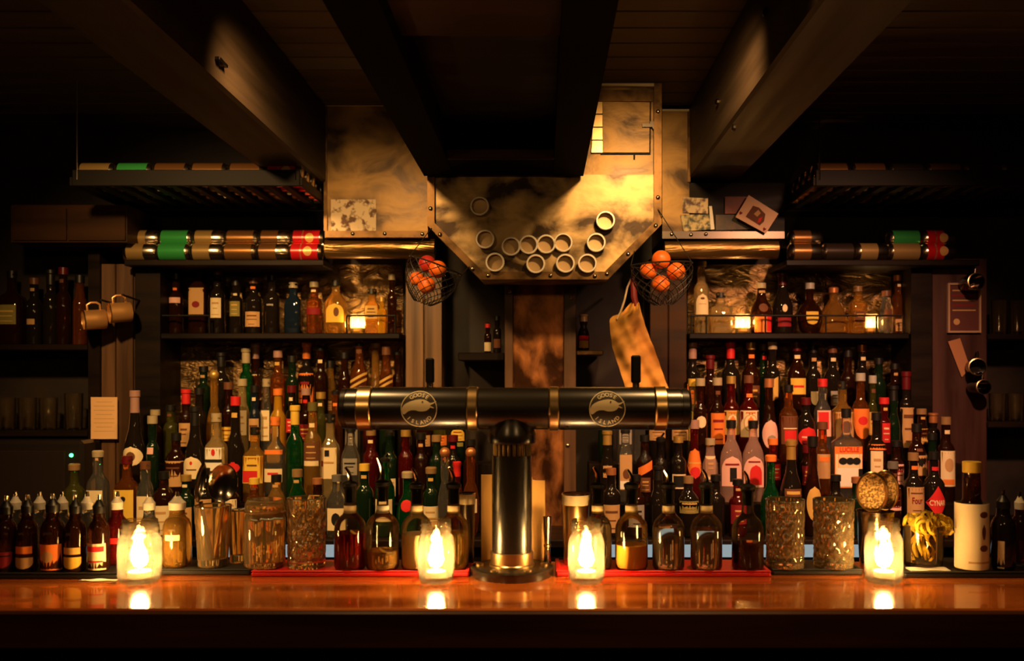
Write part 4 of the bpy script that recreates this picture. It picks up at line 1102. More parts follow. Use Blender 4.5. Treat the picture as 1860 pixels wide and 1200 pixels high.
votive(1581, 'glowing votive candle behind the square amber bottle on right wall shelf', 2.2)

# ---- pourer bottles in front
def pour_bottle(x, tip, yneck, wpx, liquid, level, label, tape='cream', spout=True, Y=1.805):
    z0 = MT + .0005; R = PXL(wpx, Y) / 2; H = PZ(yneck, Y) - z0; rn = .0115
    t = thing('pourer_bottle', (PX(x, Y), Y, z0), label, 'bottle', 'pourer bottles on the red mats')
    zs = H * .50
    def outer(s, dz=0): return [(R * .90 * s, 0 + dz), (R * s, .006 + dz), (R * s, zs), (R * .96 * s, zs + .009), (R * .84 * s, zs + .018), (R * .64 * s, zs + .025), (R * .46 * s, zs + .030), (rn * 1.1 * s, zs + .036), (rn * s, zs + .044)]
    prof = [(0, 0)] + outer(1.0) + [(rn, H), (rn * 1.2, H + .001), (rn * 1.2, H + .005), (rn * .8, H + .006)]
    MB().lathe(prof, 32).build('glass', M_thin, t, auto=.9)
    if liquid:
        zl = min(PZ(level, Y) - z0, zs + .045)
        q = outer(.94, .004); qq = [p for p in q if p[1] < zl - .001]
        r = radius_at(q, zl) if zl > .01 else R
        if zl <= zs: r = R * .94
        MB().lathe([(0, .004)] + qq + [(r, zl), (0, zl)], 32).build('liquid', liquid, t, auto=.9)
    ztape = PZ(931, Y) - z0
    if tape: MB().lathe([(rn * 1.04, ztape), (rn * 1.09, ztape + .001), (rn * 1.09, ztape + .014), (rn * 1.04, ztape + .015)], 20).build('tape', paper('white' if tape == 'white' else 'cream'), t)
    MB().lathe([(0, H - .026), (rn * .86, H - .026), (rn * .9, H + .004), (rn * 1.3, H + .006), (rn * 1.35, H + .012), (rn * .8, H + .016), (0, H + .016)], 16).build('pourer_stopper', M_black, t)
    if spout:
        L = PZ(tip, Y) - z0 - H - .012
        MB().tube([(0, 0, H + .012), (0, 0, H + .012 + .35 * L), (-.003, -.002, H + .012 + .7 * L), (-.009, -.004, H + .012 + L)], [.0052, .0046, .0038, .0028], 8).build('pourer_spout', M_steel, t)
LQ = lambda n, c, tr: glass_solid('liquid_' + n, c, tr, .02, 1.36)
pour_bottle(636, 848, 888, 57, LQ('red', (.38, .015, .012), .75), 966, 'pourer bottle of deep red liquid on the red mat')
pour_bottle(695, 830, 886, 60, LQ('honey', (.88, .55, .16), .85), 998, 'pourer bottle a third full of honey coloured liquid', 'white')
pour_bottle(757, 850, 890, 56, LQ('cloudy', (.90, .72, .38), .35), 968, 'pourer bottle of cloudy cream liquid behind the candle jar')
pour_bottle(824, 848, 890, 54, LQ('pale', (.90, .68, .24), .85), 966, 'pourer bottle of pale yellow liquid beside the tall dark shaker')
pour_bottle(1086, 848, 890, 50, LQ('water', (.96, .92, .82), .97), 950, 'pourer bottle of clear liquid behind the candle jar right of the tower')
pour_bottle(1147, 852, 890, 59, LQ('juice', (.90, .45, .06), .25), 988, 'pourer bottle half full of yellow orange juice')
pour_bottle(1214, 852, 890, 58, LQ('water', (.96, .92, .82), .97), 955, 'pourer bottle of clear liquid right of the juice bottle')
pour_bottle(1283, 852, 890, 57, LQ('rose', (.96, .84, .70), .95), 960, 'pourer bottle of faintly pink liquid between clear and dark bottles')
pour_bottle(1358, 855, 893, 57, LQ('cola', (.05, .018, .010), .4), 985, 'pourer bottle half full of near black liquid', None)

# ---- dark bitters bottles at the left end, in two ranks
z0 = MT + .0005
FB = lambda x, c, l, lab, prints=(): bottle(x, 914, 37, 'medicine', 'brown', 'dasher', 'black', [('rect', c, 988, 1030, l, 0, prints)] if c else [], 1.785, z0, lab, 'bottle', 'bitters bottles at the left end', 'bitters_bottle')
CHV = (('shield', 'black', .05, .55, .9, 0), ('rect', 'black', .72, .80, .9, 0))
bottle(12, 916, 37, 'medicine', 'brown', 'dasher', 'black', [('shield', 'dark red', 1000, 1028, 32, 0, (('rect', 'black', .7, .8, .9, 0),))], 1.785, z0, 'brown bitters bottle with dark red pointed label at the far left', 'bottle', 'bitters bottles at the left end', 'bitters_bottle')
bottle(50, 914, 37, 'medicine', 'brown', 'dasher', 'black', [('rect', 'orange', 990, 1003, 30), ('shield', 'tan', 1010, 1030, 32)], 1.785, z0, 'brown bitters bottle with orange band above tan pointed label', 'bottle', 'bitters bottles at the left end', 'bitters_bottle')
bottle(96, 912, 42, 'medicine', 'brown', 'dasher', 'black', [('rect', 'orange', 986, 1038, 40, 0, (('oval', 'tan', .3, .75, .5, 0),))], 1.785, z0, 'brown bitters bottle with plain rectangular orange label', 'bottle', 'bitters bottles at the left end', 'bitters_bottle')
bottle(137, 914, 37, 'medicine', 'brown', 'dasher', 'black', [('rect', 'gold', 992, 1004, 30), ('shield', 'yellow', 1009, 1030, 32)], 1.785, z0, 'brown bitters bottle with gold band above yellow pointed label', 'bottle', 'bitters bottles at the left end', 'bitters_bottle')
bottle(180, 914, 37, 'medicine', 'brown', 'dasher', 'black', [('rect', 'cream', 985, 1034, 33, 0, (('rect', 'red', .7, .9, .9, 0), ('rect', 'red', .3, .36, .8, 0)))], 1.785, z0, 'brown bitters bottle with cream and red label nearest the left jar', 'bottle', 'bitters bottles at the left end', 'bitters_bottle')
for x, c, lab in ((28, None, 'first'), (72, None, 'second'), (113, None, 'third'), (158, None, 'fourth')):
    bottle(x, 908, 34, 'medicine', 'clear', 'dasher', 'cream', [], 1.850, z0, f'clear dasher bottle with white collar behind the brown bitters bottles, {lab} from left', 'bottle', 'dasher bottles behind the bitters', 'dasher_bottle')
bottle(213, 908, 36, 'medicine', 'ruby', 'dasher', 'cream', [('rect', 'red', 975, 985, 30)], 1.850, z0, 'dasher bottle of red liquid with white collar left of the candle jar', 'bottle', 'dasher bottles behind the bitters', 'dasher_bottle')
bottle(271, 908, 36, 'medicine', 'clear', 'dasher', 'cream', [], 1.850, BT, 'clear dasher bottle with white collar directly behind the left candle jar', 'bottle', 'dasher bottles behind the bitters', 'dasher_bottle')
bottle(322, 908, 50, 'medicine', 'gold', 'dasher', 'cream', [('rect', 'cream', 968, 978, 26)], 1.830, z0, 'wide dasher bottle of amber liquid between candle jar and pint glass', 'bottle', 'dasher bottles behind the bitters', 'dasher_bottle')

# ---- glasses, strainers and tins
def pint(x, Y, wtop, wbot, ytop, label, zb, name='pint_glass', mt=None):
    H = PZ(ytop, Y) - zb; a, b = PXL(wtop, Y) / 2, PXL(wbot, Y) / 2
    t = thing(name, (PX(x, Y), Y, zb), label, 'glass')
    fl = lambda an_, z: 1 + .03 * (abs(cos(an_ * 6)) - .5) * (1 if z < H * .7 else 0)
    MB().lathe([(0, 0), (b * .95, 0), (b, .003), (a, H), (a - .0025, H), (b - .004, .016), (0, .014)], 48, rfun=fl).build('wall', mt or M_cut, t, auto=1.2)
    MB().lathe([(a - .003, H - .001), (a, H - .001), (a + .0006, H + .001), (a - .0015, H + .002), (a - .003, H - .001)], 40).build('rim', mt or M_cut, t)
    return t
pint(387, 1.835, 65, 52, 918, 'tall faceted pint glass holding two julep strainers', MT + .0005)
pint(433, 1.870, 34, 30, 926, 'narrow fluted glass behind the stoppered glass jar', MT + .0005, 'fluted_glass')
def cut_glass(x, wpx, ytop, label, Y=1.825, cuts=8):
    zb = MT + .0005; R = PXL(wpx, Y) / 2; H = PZ(ytop, Y) - zb
    t = thing('mixing_glass', (PX(x, Y), Y, zb), label, 'mixing glass', 'cut glass mixing glasses')
    m = MB(); seg_ = cuts * 8; rows = 34
    def rf(a, z):
        if z < .016 or z > H * .86: return 1.0
        u = a * cuts / (2 * pi); v = (z - .016) / (2 * pi * R / cuts * 1.25)
        d1 = abs((u + v) % 1 - .5) * 2; d2 = abs((u - v) % 1 - .5) * 2
        return 1 - .085 * max(0, 1 - min(d1, d2) * 2.6)
    prof = [(0, 0), (R * .93, 0)] + [(R * (.97 + .03 * k / rows), .003 + (H - .003) * k / rows) for k in range(rows + 1)]
    m.lathe(prof + [(R * .93, H), (R * .90, H * .8), (R * .88, .022), (R * .7, .014), (0, .014)], seg_, rfun=lambda a, z: rf(a, z))
    m.build('cut_wall', M_cut, t, auto=.35)
    MB().lathe([(R * .93, H), (R * 1.0, H), (R * 1.012, H + .0015), (R * .965, H + .003), (R * .93, H)], 40).build('rim', M_cut, t)
    return t
cut_glass(557, 70, 905, 'diamond cut mixing glass on the red mat beside the red liquid bottle')
cut_glass(1426, 70, 908, 'diamond cut mixing glass next to the red mat, right of the dark liquid', cuts=9)
cut_glass(1514, 73, 908, 'diamond cut mixing glass beside the steel tin with round strainers', cuts=9)
# stoppered glass jar upside down
def storage_jar(x, wpx, ytop, label, Y=1.825):
    zb = MT + .0005; R = PXL(wpx, Y) / 2; H = PZ(ytop, Y) - zb
    t = thing('glass_jar', (PX(x, Y), Y, zb), label, 'jar')
    rib = lambda a, z: 1 + (.02 * cos(a * 9) if .01 < z < H * .70 else 0)
    MB().lathe([(0, 0), (R * .9, 0), (R, .006), (R, H * .70), (R * .93, H * .77), (R * .88, H * .80), (R * .95, H * .83), (R * .95, H * .93), (R * .82, H), (0, H), (0, H - .005), (R * .76, H - .006), (R * .88, H * .91), (R * .82, H * .80), (R * .92, H * .69), (R * .92, .012), (0, .010)], 48, rfun=rib).build('wall', M_cut, t, auto=1.0)
    MB().lathe([(R * .86, H * .80), (R * 1.0, H * .815), (R * 1.0, H * .83), (R * .86, H * .845)], 36).build('collar', M_cut, t)
storage_jar(481, 73, 906, 'upturned ribbed glass jar between pint glass and cut mixing glass')
# lemon twist glass
LX, LY = 1677, 1.83
lz = MT + .0005
H = PZ(952, LY) - lz; R = PXL(72, LY) / 2
t = thing('tumbler', (PX(LX, LY), LY, lz), 'faceted tumbler heaped with yellow lemon twists', 'glass')
MB().lathe([(0, 0), (R * .85, 0), (R * .9, .004), (R, H), (R * .94, H), (R * .84, .010), (0, .008)], 36, rfun=lambda a, z: 1 + .03 * abs(cos(a * 5)) * (1 if z < H * .6 else 0)).build('wall', M_thin, t, auto=1.2)
M_lemon = noisy('lemon_peel', (.72, .46, .02), (.92, .66, .06), (60, 60, 60), (.45, .6), bump=.1)
def ribbon(pts, wv, th=.0009):
    m = MB(); n = len(pts)
    def fn(a, b):
        i = min(n - 1, int(round(a * (n - 1)))); p = Vector(pts[i]); return tuple(p + Vector(wv[i]) * (b - .5))
    m.grid(fn, n - 1, 2)
    k = len(m.v)
    m.v += [(x, y + th, z - th) for x, y, z in m.v]; m.f += [tuple(k + i for i in f[::-1]) for f in m.f]
    return m
tw = []
for s in range(4):
    pts, wv = [], []
    r = .011 + .004 * s * .5; turns = 1.1 + .35 * s; n = 22
    for i in range(n):
        a = i / (n - 1) * turns * 2 * pi
        pts.append((r * cos(a), r * sin(a) * .8, (i / (n - 1) - .5) * (.012 + .008 * s))); wv.append((cos(a) * .0035, sin(a) * .0035, .004))
    tw.append(ribbon(pts, wv).mesh('lemon_twist', M_lemon))
strip = []
for s in range(3):
    pts, wv = [], []
    for i in range(18):
        q = i / 17
        pts.append((.008 * sin(q * (5 + s)) , .005 * cos(q * 4 + s), (q - .5) * .066)); wv.append((.0045 * cos(q * 5), .0045 * sin(q * 5), 0))
    strip.append(ribbon(pts, wv).mesh('lemon_twist', M_lemon))
rnd = random.Random(3)
for k in range(40):
    a = rnd.uniform(0, 2 * pi)
    if k < 24:
        rr = R * 1.05 * sqrt(rnd.random()); zz = lz + H - .002 + rnd.uniform(.0, .016) * (1.2 - rr / R / 1.3); me = tw[k % 4]
        rot = (rnd.uniform(0, 3), rnd.uniform(0, 3), a)
    else:
        rr = R * .58 * sqrt(rnd.random()) ; zz = lz + .045 + rnd.uniform(-.002, .01); me = strip[k % 3]
        rot = (rnd.uniform(-.25, .25), rnd.uniform(-.25, .25), a)
    o = link_mesh('lemon_twist', me, None, (PX(LX, LY) + rr * cos(a), LY + rr * sin(a), zz), rot)
    tag(o, 'curled yellow lemon twist in the faceted tumbler', 'lemon twist', 'lemon twists in the tumbler')
# julep strainers standing in the pint glass
def strainer(x, y, rx, ry, tilt, label, Y, zb, foot):
    """a shallow perforated bowl with a handle that stands in a glass"""
    cx, cz = PX(x, Y), PZ(y, Y)
    t = thing('julep_strainer', (cx, Y, cz), label, 'strainer', 'julep strainers in the pint glass', rot=(0, 0, 0))
    a, b = PXL(rx, Y), PXL(ry, Y)
    m = MB().lathe([(0, -.010), (.35, -.009), (.7, -.006), (.93, -.001), (1.0, 0), (1.0, .0015), (.92, .001), (.7, -.004), (.35, -.007), (0, -.008)], 28, axis='y')
    m.v = [(v[0] * a, v[1], v[2] * b) for v in m.v]
    m.build('bowl', M_steel, t, rot=(0, tilt * .2, tilt))
    fx, fz = PX(foot[0], Y) - cx, PZ(foot[1], Y) - cz
    MB().tube([(0, 0, -b * .96), (fx * .4, .002, -b + (fz + b) * .4), (fx, .004, fz)], [.0045, .0038, .0045], 8).build('handle', M_steel, t)
strainer(405, 877, 26, 35, .45, 'large julep strainer facing front in the pint glass', 1.832, 0, (390, 1006))
strainer(364, 876, 11, 36, 1.15, 'julep strainer seen edge-on in the pint glass', 1.828, 0, (383, 1006))
# steel tins
def tin(x, Y, wtop, wbot, ytop, label, zb, mt=M_steel, band=True):
    Hh = PZ(ytop, Y) - zb; a, b = PXL(wtop, Y) / 2, PXL(wbot, Y) / 2
    t = thing('shaker_tin', (PX(x, Y), Y, zb), label, 'shaker tin')
    MB().lathe([(0, 0), (b * .95, 0), (b, .003), (a, Hh), (a - .0012, Hh), (b - .002, .004), (0, .003)], 40).build('wall', mt, t)
    r_ = lambda z: b + (a - b) * z / Hh
    if band: MB().lathe([(r_(Hh - .022) + .0003, Hh - .022), (r_(Hh - .022) + .0008, Hh - .0215), (a + .0008, Hh - .002), (a + .0003, Hh - .0015)], 40).build('tape_band', M_tape, t)
    MB().lathe([(a - .001, Hh - .001), (a + .0012, Hh - .001), (a + .0014, Hh + .001), (a - .001, Hh + .0012)], 40).build('rolled_rim', M_steel, t)
    return t
tin(848, 1.865, 30, 26, 895, 'dark shaker tin with a cream tape band left of the tower', MT + .0005, M_dsteel)
tin(1046, 1.850, 50, 44, 896, 'brassy shaker tin with a cream tape band right of the tower', MT + .0005, M_brass)
tin(1590, 1.850, 66, 54, 928, 'steel shaker tin carrying two round strainers', BT, M_steel, False)
jg = thing('jigger', (PX(994, 1.86), 1.86, BT), 'slim steel jigger beside the tap tower base', 'jigger')
hj = PZ(938, 1.86) - BT
MB().lathe([(.0085, 0), (.009, .001), (.006, hj * .42), (.0058, hj * .46), (.0095, hj), (.0088, hj), (.0050, hj * .5), (0, hj * .47)], 24).build('cups', M_steel, jg)
MB().lathe([(.0058, hj * .40), (.0075, hj * .42), (.0075, hj * .46), (.0058, hj * .48)], 24).build('waist_ring', M_brass, jg)
def hawthorne(x, y, rx, ry, Y, label):
    cx, cz = PX(x, Y), PZ(y, Y); a, b = PXL(rx, Y), PXL(ry, Y)
    t = thing('cocktail_strainer', (cx, Y, cz), label, 'strainer', 'round strainers on the steel tin', rot=(.25, 0, -.35))
    def sc_(m): m.v = [(v[0] * a * 1.05, v[1], v[2] * b) for v in m.v]; return m
    sc_(MB().lathe([(0, .001), (.94, .001), (.94, -.001), (0, -.001)], 30, axis='y')).build('plate', noisy('pierced_brass', (.22, .13, .05), (.72, .46, .18), (230, 230, 230), (.3, .45), metal=.8, bump=.4, ramp=(.45, .55)), t)
    m = MB(); m.tube([(a * 1.05 * cos(2 * pi * k / 36), 0, b * sin(2 * pi * k / 36)) for k in range(36)], .0034, 8, closed=True); m.build('rim', M_brass, t)
    m = MB(); n = 260
    m.tube([(a * .90 * cos(2 * pi * k / n * .8 - .9) + .003 * cos(k * .9) * cos(2 * pi * k / n), .005 + .0035 * sin(k * .9), b * .90 * sin(2 * pi * k / n * .8 - .9)) for k in range(n)], .0007, 4); m.build('spring', M_steel, t)
    m = MB().bbox(-.008, .008, .0, .003, -b * 1.0 - .045, -b * .95, .001); m.build('handle', M_brass, t)
hawthorne(1584, 893, 24, 36, 1.822, 'pierced round brass strainer nearest the mixing glass, propped on the steel tin')
hawthorne(1608, 890, 20, 36, 1.858, 'round brass strainer leaning behind the other on the steel tin')
# menu cards behind the tower
def card(x0, x1, ytop, Y, label, notch=False):
    X0, X1 = PX(x0, Y), PX(x1, Y); h = PZ(ytop, Y) - BT
    t = thing('menu_card', ((X0 + X1) / 2, Y, BT), label, 'menu', 'menu cards behind the tap tower')
    hw = (X1 - X0) / 2
    pl = [(-hw, 0), (hw, 0), (hw, h), (-hw, h)]
    if notch: pl = [(-hw, 0), (hw, 0), (hw, h - .012), (hw * .2, h - .012), (hw * .1, h), (-hw, h)]
    MB().prism(pl, 0, .004).build('cover', plain('menu_board', (.85, .50, .15), .6), t, smooth=False)
    MB().prism([(-hw + .001, .002), (hw - .001, .002), (hw - .001, h - .016), (-hw + .001, h - .004)], .0042, .008).build('pages', paper('cream'), t, smooth=False)
card(874, 925, 862, 1.893, 'tan menu card standing behind the tower on its left')
card(935, 990, 862, 1.893, 'tan notched menu card standing behind the tower on its right', True)
# big bitters bottle with an oversized paper wrap, and neighbours
t = bottle(1765, 838, 56, 'slope', 'brown', 'cap', 'yellow', [], 1.80, MT + .0005, 'large brown bitters bottle with oversized white paper label and yellow cap', name='bitters_bottle')
h2 = PZ(914, 1.8) - MT; rr = PXL(56, 1.8) / 2 + .0012
wr = MB().lathe([(rr * .985, .003), (rr, .004), (rr, h2), (rr * .985, h2 + .001)], 40).build('paper_wrap', plain('paper_wrap', (.82, .66, .42), .75), t)
wq = [(0, 0), (rr, .0001), (rr, h2 + .05)]
for dz0, dz1, shp, cc, w_ in ((.80, .90, 'round', 'brown', 8), (.30, .40, 'round', 'brown', 8), (.48, .70, 'star', 'brown', 4), (.12, .15, 'rect', 'tan', 26)):
    patch(wq, 2, 1, shp, PXL(9, 1.8), h2 * dz0, h2 * dz1, PXL(w_, 1.8), .0006).build('print', paper(cc), wr)
bottle(1822, 905, 42, 'medicine', 'black', 'dasher', 'black', [('rect', 'cream', 980, 1034, 9, -12)], 1.80, MT + .0005, 'black bitters bottle right of the large white label bottle', name='bitters_bottle')
bottle(1852, 908, 30, 'medicine', 'brown', 'dasher', 'cream', [], 1.86, MT + .0005, 'brown dasher bottle at the extreme right edge of the bar', name='dasher_bottle')
# paper napkins
def napkin(x0, x1, Y, dy, label, zb):
    X0, X1 = PX(x0, Y), PX(x1, Y)
    m = MB(); rn_ = random.Random(int(x0)); hw = (X1 - X0) / 2
    ph = [rn_.uniform(0, 6) for _ in range(3)]
    m.grid(lambda a, b: ((a - .5) * 2 * hw, b * dy, .0016 + .001 * sin(a * 9 + ph[0]) * sin(b * 4 + ph[1])), 14, 5)
    k = len(m.v); m.v += [(x, y, 0.0001) for x, y, z in m.v]; m.f += [tuple(k + i for i in f[::-1]) for f in m.f]
    o = m.build('paper_napkin', paper('white'), None, ((X0 + X1) / 2, Y, zb)); tag(o, label, 'napkin')
napkin(142, 208, 1.736, .016, 'white paper napkin lying on the bar before the bitters bottles', BT)
napkin(1655, 1728, 1.770, .030, 'white paper napkin under the front of the lemon twist tumbler', BT + .0127)

# ------------------------------------------------------------------ drink cans in the racks
can_body = MB().lathe([(0, .002), (.022, .002), (.024, 0), (.026, .002), (.0325, .012), (.0325, .110), (.027, .120), (.0262, .122), (.024, .120), (.022, .1195), (0, .1195)], 22, axis='x').mesh('shell', plain('aluminium_can', (.72, .62, .48), .22, metal=1.0))
def wrap(z0, z1): return MB().lathe([(.0325, z0 - .0002), (.0329, z0), (.0329, z1), (.0325, z1 + .0002)], 22, axis='x')
CAN_M = {'tan': plain('can_tan', (.55, .36, .13), .28, metal=.6), 'green': plain('can_green', (.06, .50, .12), .25, metal=.5), 'copper': plain('can_copper', (.50, .24, .08), .25, metal=.8),
         'red': plain('can_red', (.70, .015, .02), .25, metal=.4), 'brown': plain('can_brown', (.20, .09, .03), .28, metal=.5), 'silver': plain('can_silver', (.6, .55, .45), .2, metal=.95), 'dark': plain('can_dark', (.05, .035, .025), .3, metal=.5)}
CAN_W = {k: wrap(.012, .110).mesh('print_wrap', v) for k, v in CAN_M.items()}
CAN_W2 = {k: wrap(.016, .078).mesh('print_wrap', v) for k, v in CAN_M.items()}
can_band = wrap(.044, .050).mesh('print_band', plain('can_band_cream', (.85, .66, .38), .3, metal=.4))
can_oval = MB().grid(lambda a, b: (.074 + .016 * cos(2 * pi * b) * a, -sqrt(.0332 ** 2 - (.018 * a * sin(2 * pi * b)) ** 2), .018 * a * sin(2 * pi * b)), 3, 16).mesh('print_oval', plain('can_oval_tan', (.75, .42, .14), .35, metal=.3))
CAN_LBL = {}
def can(X, Y, Z, c, label, group, short=False):
    """lying can, axis sideways, X its left end"""
    t = thing('drink_can', (X, Y, Z), label, 'can', group)
    link_mesh('shell', can_body, t, rot=(0, 0, 0))
    o = link_mesh('print_wrap', (CAN_W2 if short else CAN_W)[c], t)
    if c == 'red':
        link_mesh('print_band', can_band, o); link_mesh('print_oval', can_oval, o)
    return t
# hanging racks
RZ = 2.100
def rack(X0, X1, cols, label, group, rodx, side):
    Yn, Yf = 3.03, 3.46; n = len(cols)
    t = thing('can_rack', ((X0 + X1) / 2, (Yn + Yf) / 2, RZ), label, 'rack')
    m = MB().bbox(X0, X1, Yn - .012, Yn, RZ - .020, RZ + .034, .002); rel(m.build('front_lip', M_black, t, smooth=False), t)
    m = MB().bbox(X0, X1, Yf, Yf + .012, RZ - .020, RZ + .034, .002); rel(m.build('back_lip', M_black, t, smooth=False), t)
    for a in (X0 - .010, X1): rel(MB().bbox(a, a + .010, Yn - .012, Yf + .012, RZ - .020, RZ + .010, .002).build('side_rail', M_black, t, smooth=False), t)
    for k in range(n * 2 + 1):
        x = X0 + (X1 - X0) * k / (n * 2)
        rel(MB().bbox(max(x - .012, X0), min(x + .012, X1), Yn, Yf, RZ - .012, RZ, .001).build('slat', M_black, t, smooth=False), t)
    for (x, y) in rodx:
        rel(MB().tube([(x, y, RZ), (x, y, CEIL if not (-.96 < x < -.785 or .535 < x < .72) else 2.151)], .003, 6).build('hanging_rod', M_steel, t), t)
    pitch = (X1 - X0) / n
    for r in range(6):
        Y = Yn + .036 + r * .0705
        for k, c in enumerate(cols):
            x = X0 + k * pitch + (pitch - .122) / 2
            if r == 0: lab = f'{c} drink can in front row of the {side} hanging rack, {ORD[k]} from left'; g = group + ', front row'
            else: lab = f'drink can in {ORD[r]} row back of the {side} hanging rack, {ORD[k]} from left'; g = group + ', behind the front row'
            can(x, Y, RZ + .0335, c if r < 2 else random.Random(k * 7 + r).choice(['tan', 'copper', 'brown', 'silver', c]), lab, g)
XL1 = PX(546, 3.03)
rack(XL1 - .756, XL1, ['tan', 'green', 'brown', 'copper', 'brown', 'red'], 'black slatted can rack hanging above the two left rows of cans', 'cans in the left rack', ((XL1 - .012, 3.018), (XL1 - .74, 3.018)), 'left')
XR0 = PX(1480, 3.03)
rack(XR0, XR0 + .88, ['copper', 'brown', 'dark', 'brown', 'dark', 'dark', 'dark'], 'black slatted can rack hanging at the right over the playing card', 'cans in the right rack', ((XR0 + .012, 3.018), (XR0 + .86, 3.018)), 'right')
# two rows of cans on the wall shelves
def can_row(x0, cols, Y, zc, row, side, pxstep):
    for k, c in enumerate(cols):
        if c is None: continue
        X = PX(x0 + k * pxstep, Y)
        can(X, Y, zc, c, f'{c} drink can on the {side} can shelf, {row} row, {ORD[k]} from left', f'cans on the {side} can shelf', k % 2 == 0)
CZ = CSZ + .0335
can_row(227, ['tan', 'green', 'tan', 'copper', 'brown', 'red'], 3.380, CZ, 'lower', 'left', 59.8)
can_row(232, ['tan', 'green', 'tan', 'copper', 'brown', 'red'], 3.417, CZ + .0545, 'upper', 'left', 59.6)
can_row(227, ['tan', 'brown', 'tan', 'copper', 'brown', 'red'], 3.454, CZ, 'hindmost', 'left', 59.8)
can_row(1432, ['copper', 'dark', 'tan', 'tan', 'red'], 3.380, CZ, 'lower', 'right', 60)
can_row(1432, ['copper', None, None, 'green', 'red'], 3.417, CZ + .0545, 'upper', 'right', 60)
can_row(1432, ['copper', 'dark', 'brown', 'brown', 'red'], 3.454, CZ, 'hindmost', 'right', 60)

# ------------------------------------------------------------------ wire baskets of oranges
def basket(cx, cy, Y, label, hooks, rx, rz, rim_tilt):
    X, Z = PX(cx, Y), PZ(cy, Y)
    t = thing('wire_basket', (X, Y, Z), label, 'basket')
    a, b = PXL(rx, Y), PXL(rz, Y); dpt = .078
    m = MB()
    # diamond net over a rounded pouch
    def pt(u, v): # u around, v from bottom (0) to mouth (1)
        r = sin(min(1, v * 1.15) * pi / 2) ** .55
        return Vector((a * r * cos(u), dpt * r * sin(u), -b + 1.55 * b * v))
    nst = 14
    for k in range(nst):
        for sgn in (-1, 1):
            pts = [pt(2 * pi * k / nst + sgn * v * 1.9, .06 + .94 * v) for v in [i / 16 for i in range(17)]]
            m.tube(pts, .0013, 4)
    m.build('net', M_wire, t, rot=(0, rim_tilt, 0))
    MB().tube([tuple(pt(2 * pi * k / 32, 1.0)) for k in range(32)], .0026, 6, closed=True).build('rim', M_wire, t, rot=(0, rim_tilt, 0))
    R3 = Matrix.Rotation(rim_tilt, 3, 'Y')
    for (hx_, hy_), u in zip(hooks, (pi, 0.0)):
        p = R3 @ pt(u, 1.0)
        MB().tube([tuple(p), (PX(hx_, 3.045) - X, 3.044 - Y, PZ(hy_, 3.045) - Z)], .0016, 5).build('hanging_wire', M_wire, t)
    return t
OY = 2.950
def fruit(x, y, rpx, Y, mt, label, g):
    r = PXL(rpx, Y)
    t = thing('orange', (PX(x, Y), Y, PZ(y, Y) - r), label, 'orange', g)
    pr = [(r * sin(pi * k / 14) * (1.0), r - r * cos(pi * k / 14) * .97) for k in range(15)]
    pr[0] = (0, pr[0][1] + r * .03); pr[-1] = (0, pr[-1][1] - r * .04)
    MB().lathe(pr, 22).build('peel', mt, t)
    MB().lathe([(0, 0), (.0035, .0), (.003, .0018), (0, .002)], 8).build('stem_scar', plain('stem_green', (.12, .14, .03), .7), t, (0, 0, 2 * r * .97 - .001))
g = 'oranges in the left basket'
fruit(776, 479, 16, OY + .042, M_bloodorange, 'dark red blood orange at the back of the left wire basket', g)
fruit(795, 489, 16.5, OY, M_orange, 'bright orange beside the blood orange in the left wire basket', g)
fruit(757, 506, 13, OY + .028, M_orange, 'small pale orange lowest left in the left wire basket', g)
fruit(775, 518, 16, OY - .01, M_orange, 'bright orange at the bottom of the left wire basket', g)
basket(782, 508, OY, 'black wire basket of oranges hanging left of the hood', ((784, 414), (852, 484)), 50, 50, .35)
g = 'oranges in the right basket'
fruit(1201, 471, 17, OY, M_orange, 'topmost orange in the right wire basket', g)
fruit(1178, 491, 16, OY + .032, M_orange, 'leftmost orange in the right wire basket', g)
fruit(1228, 493, 17, OY + .005, M_orange, 'rightmost orange in the right wire basket', g)
fruit(1200, 516, 16.5, OY - .005, M_orange, 'lowest orange in the right wire basket', g)
basket(1203, 508, OY, 'black wire basket of oranges hanging right of the hood', ((1152, 456), (1195, 380)), 56, 50, -.05)

# ------------------------------------------------------------------ canvas hanging beside the right pillar
CYY = 3.25
cv = thing('canvas_apron', (PX(1150, CYY), CYY, PZ(508, CYY)), 'tan canvas apron hanging by a dark red strap beside the right pillar', 'apron')
Lp = [(548, 1147, 1160), (558, 1138, 1163), (568, 1130, 1166), (575, 1110, 1168), (582, 1107, 1170), (594, 1108, 1174), (610, 1110, 1179), (630, 1113, 1187), (650, 1119, 1194), (670, 1125, 1201), (690, 1131, 1208), (703, 1135, 1213), (720, 1140, 1218)]
def cloth(a, b):
    y = Lp[0][0] + (Lp[-1][0] - Lp[0][0]) * b
    l = interp([(p[0], p[1]) for p in Lp], y); r = interp([(p[0], p[2]) for p in Lp], y)
    x = l + (r - l) * a
    d = .012 * sin(a * 7 + b * 5) * min(1, b * 3) + .006 * sin(a * 15 - b * 9) - .018 * sin(pi * a) + .005 * sin(x * .12 + y * .21)
    return (PX(x, CYY) - cv.location.x, d, PZ(y, CYY) - cv.location.z)
m = MB().grid(cloth, 24, 40); k = len(m.v)
m.v += [(x, y + .003, z) for x, y, z in m.v]; m.f += [tuple(k + i for i in f[::-1]) for f in m.f]
m.build('cloth', M_canvas, cv, auto=1.5)
m = MB()
m.tube([(PX(x, CYY) - cv.location.x, -.012, PZ(y, CYY) - cv.location.z) for x, y in ((1148, 503), (1150, 520), (1151, 540), (1155, 556))], [.006, .011, .012, .009], 8)
m.build('strap', plain('dark_red_strap', (.20, .012, .010), .6), cv)
m = MB()
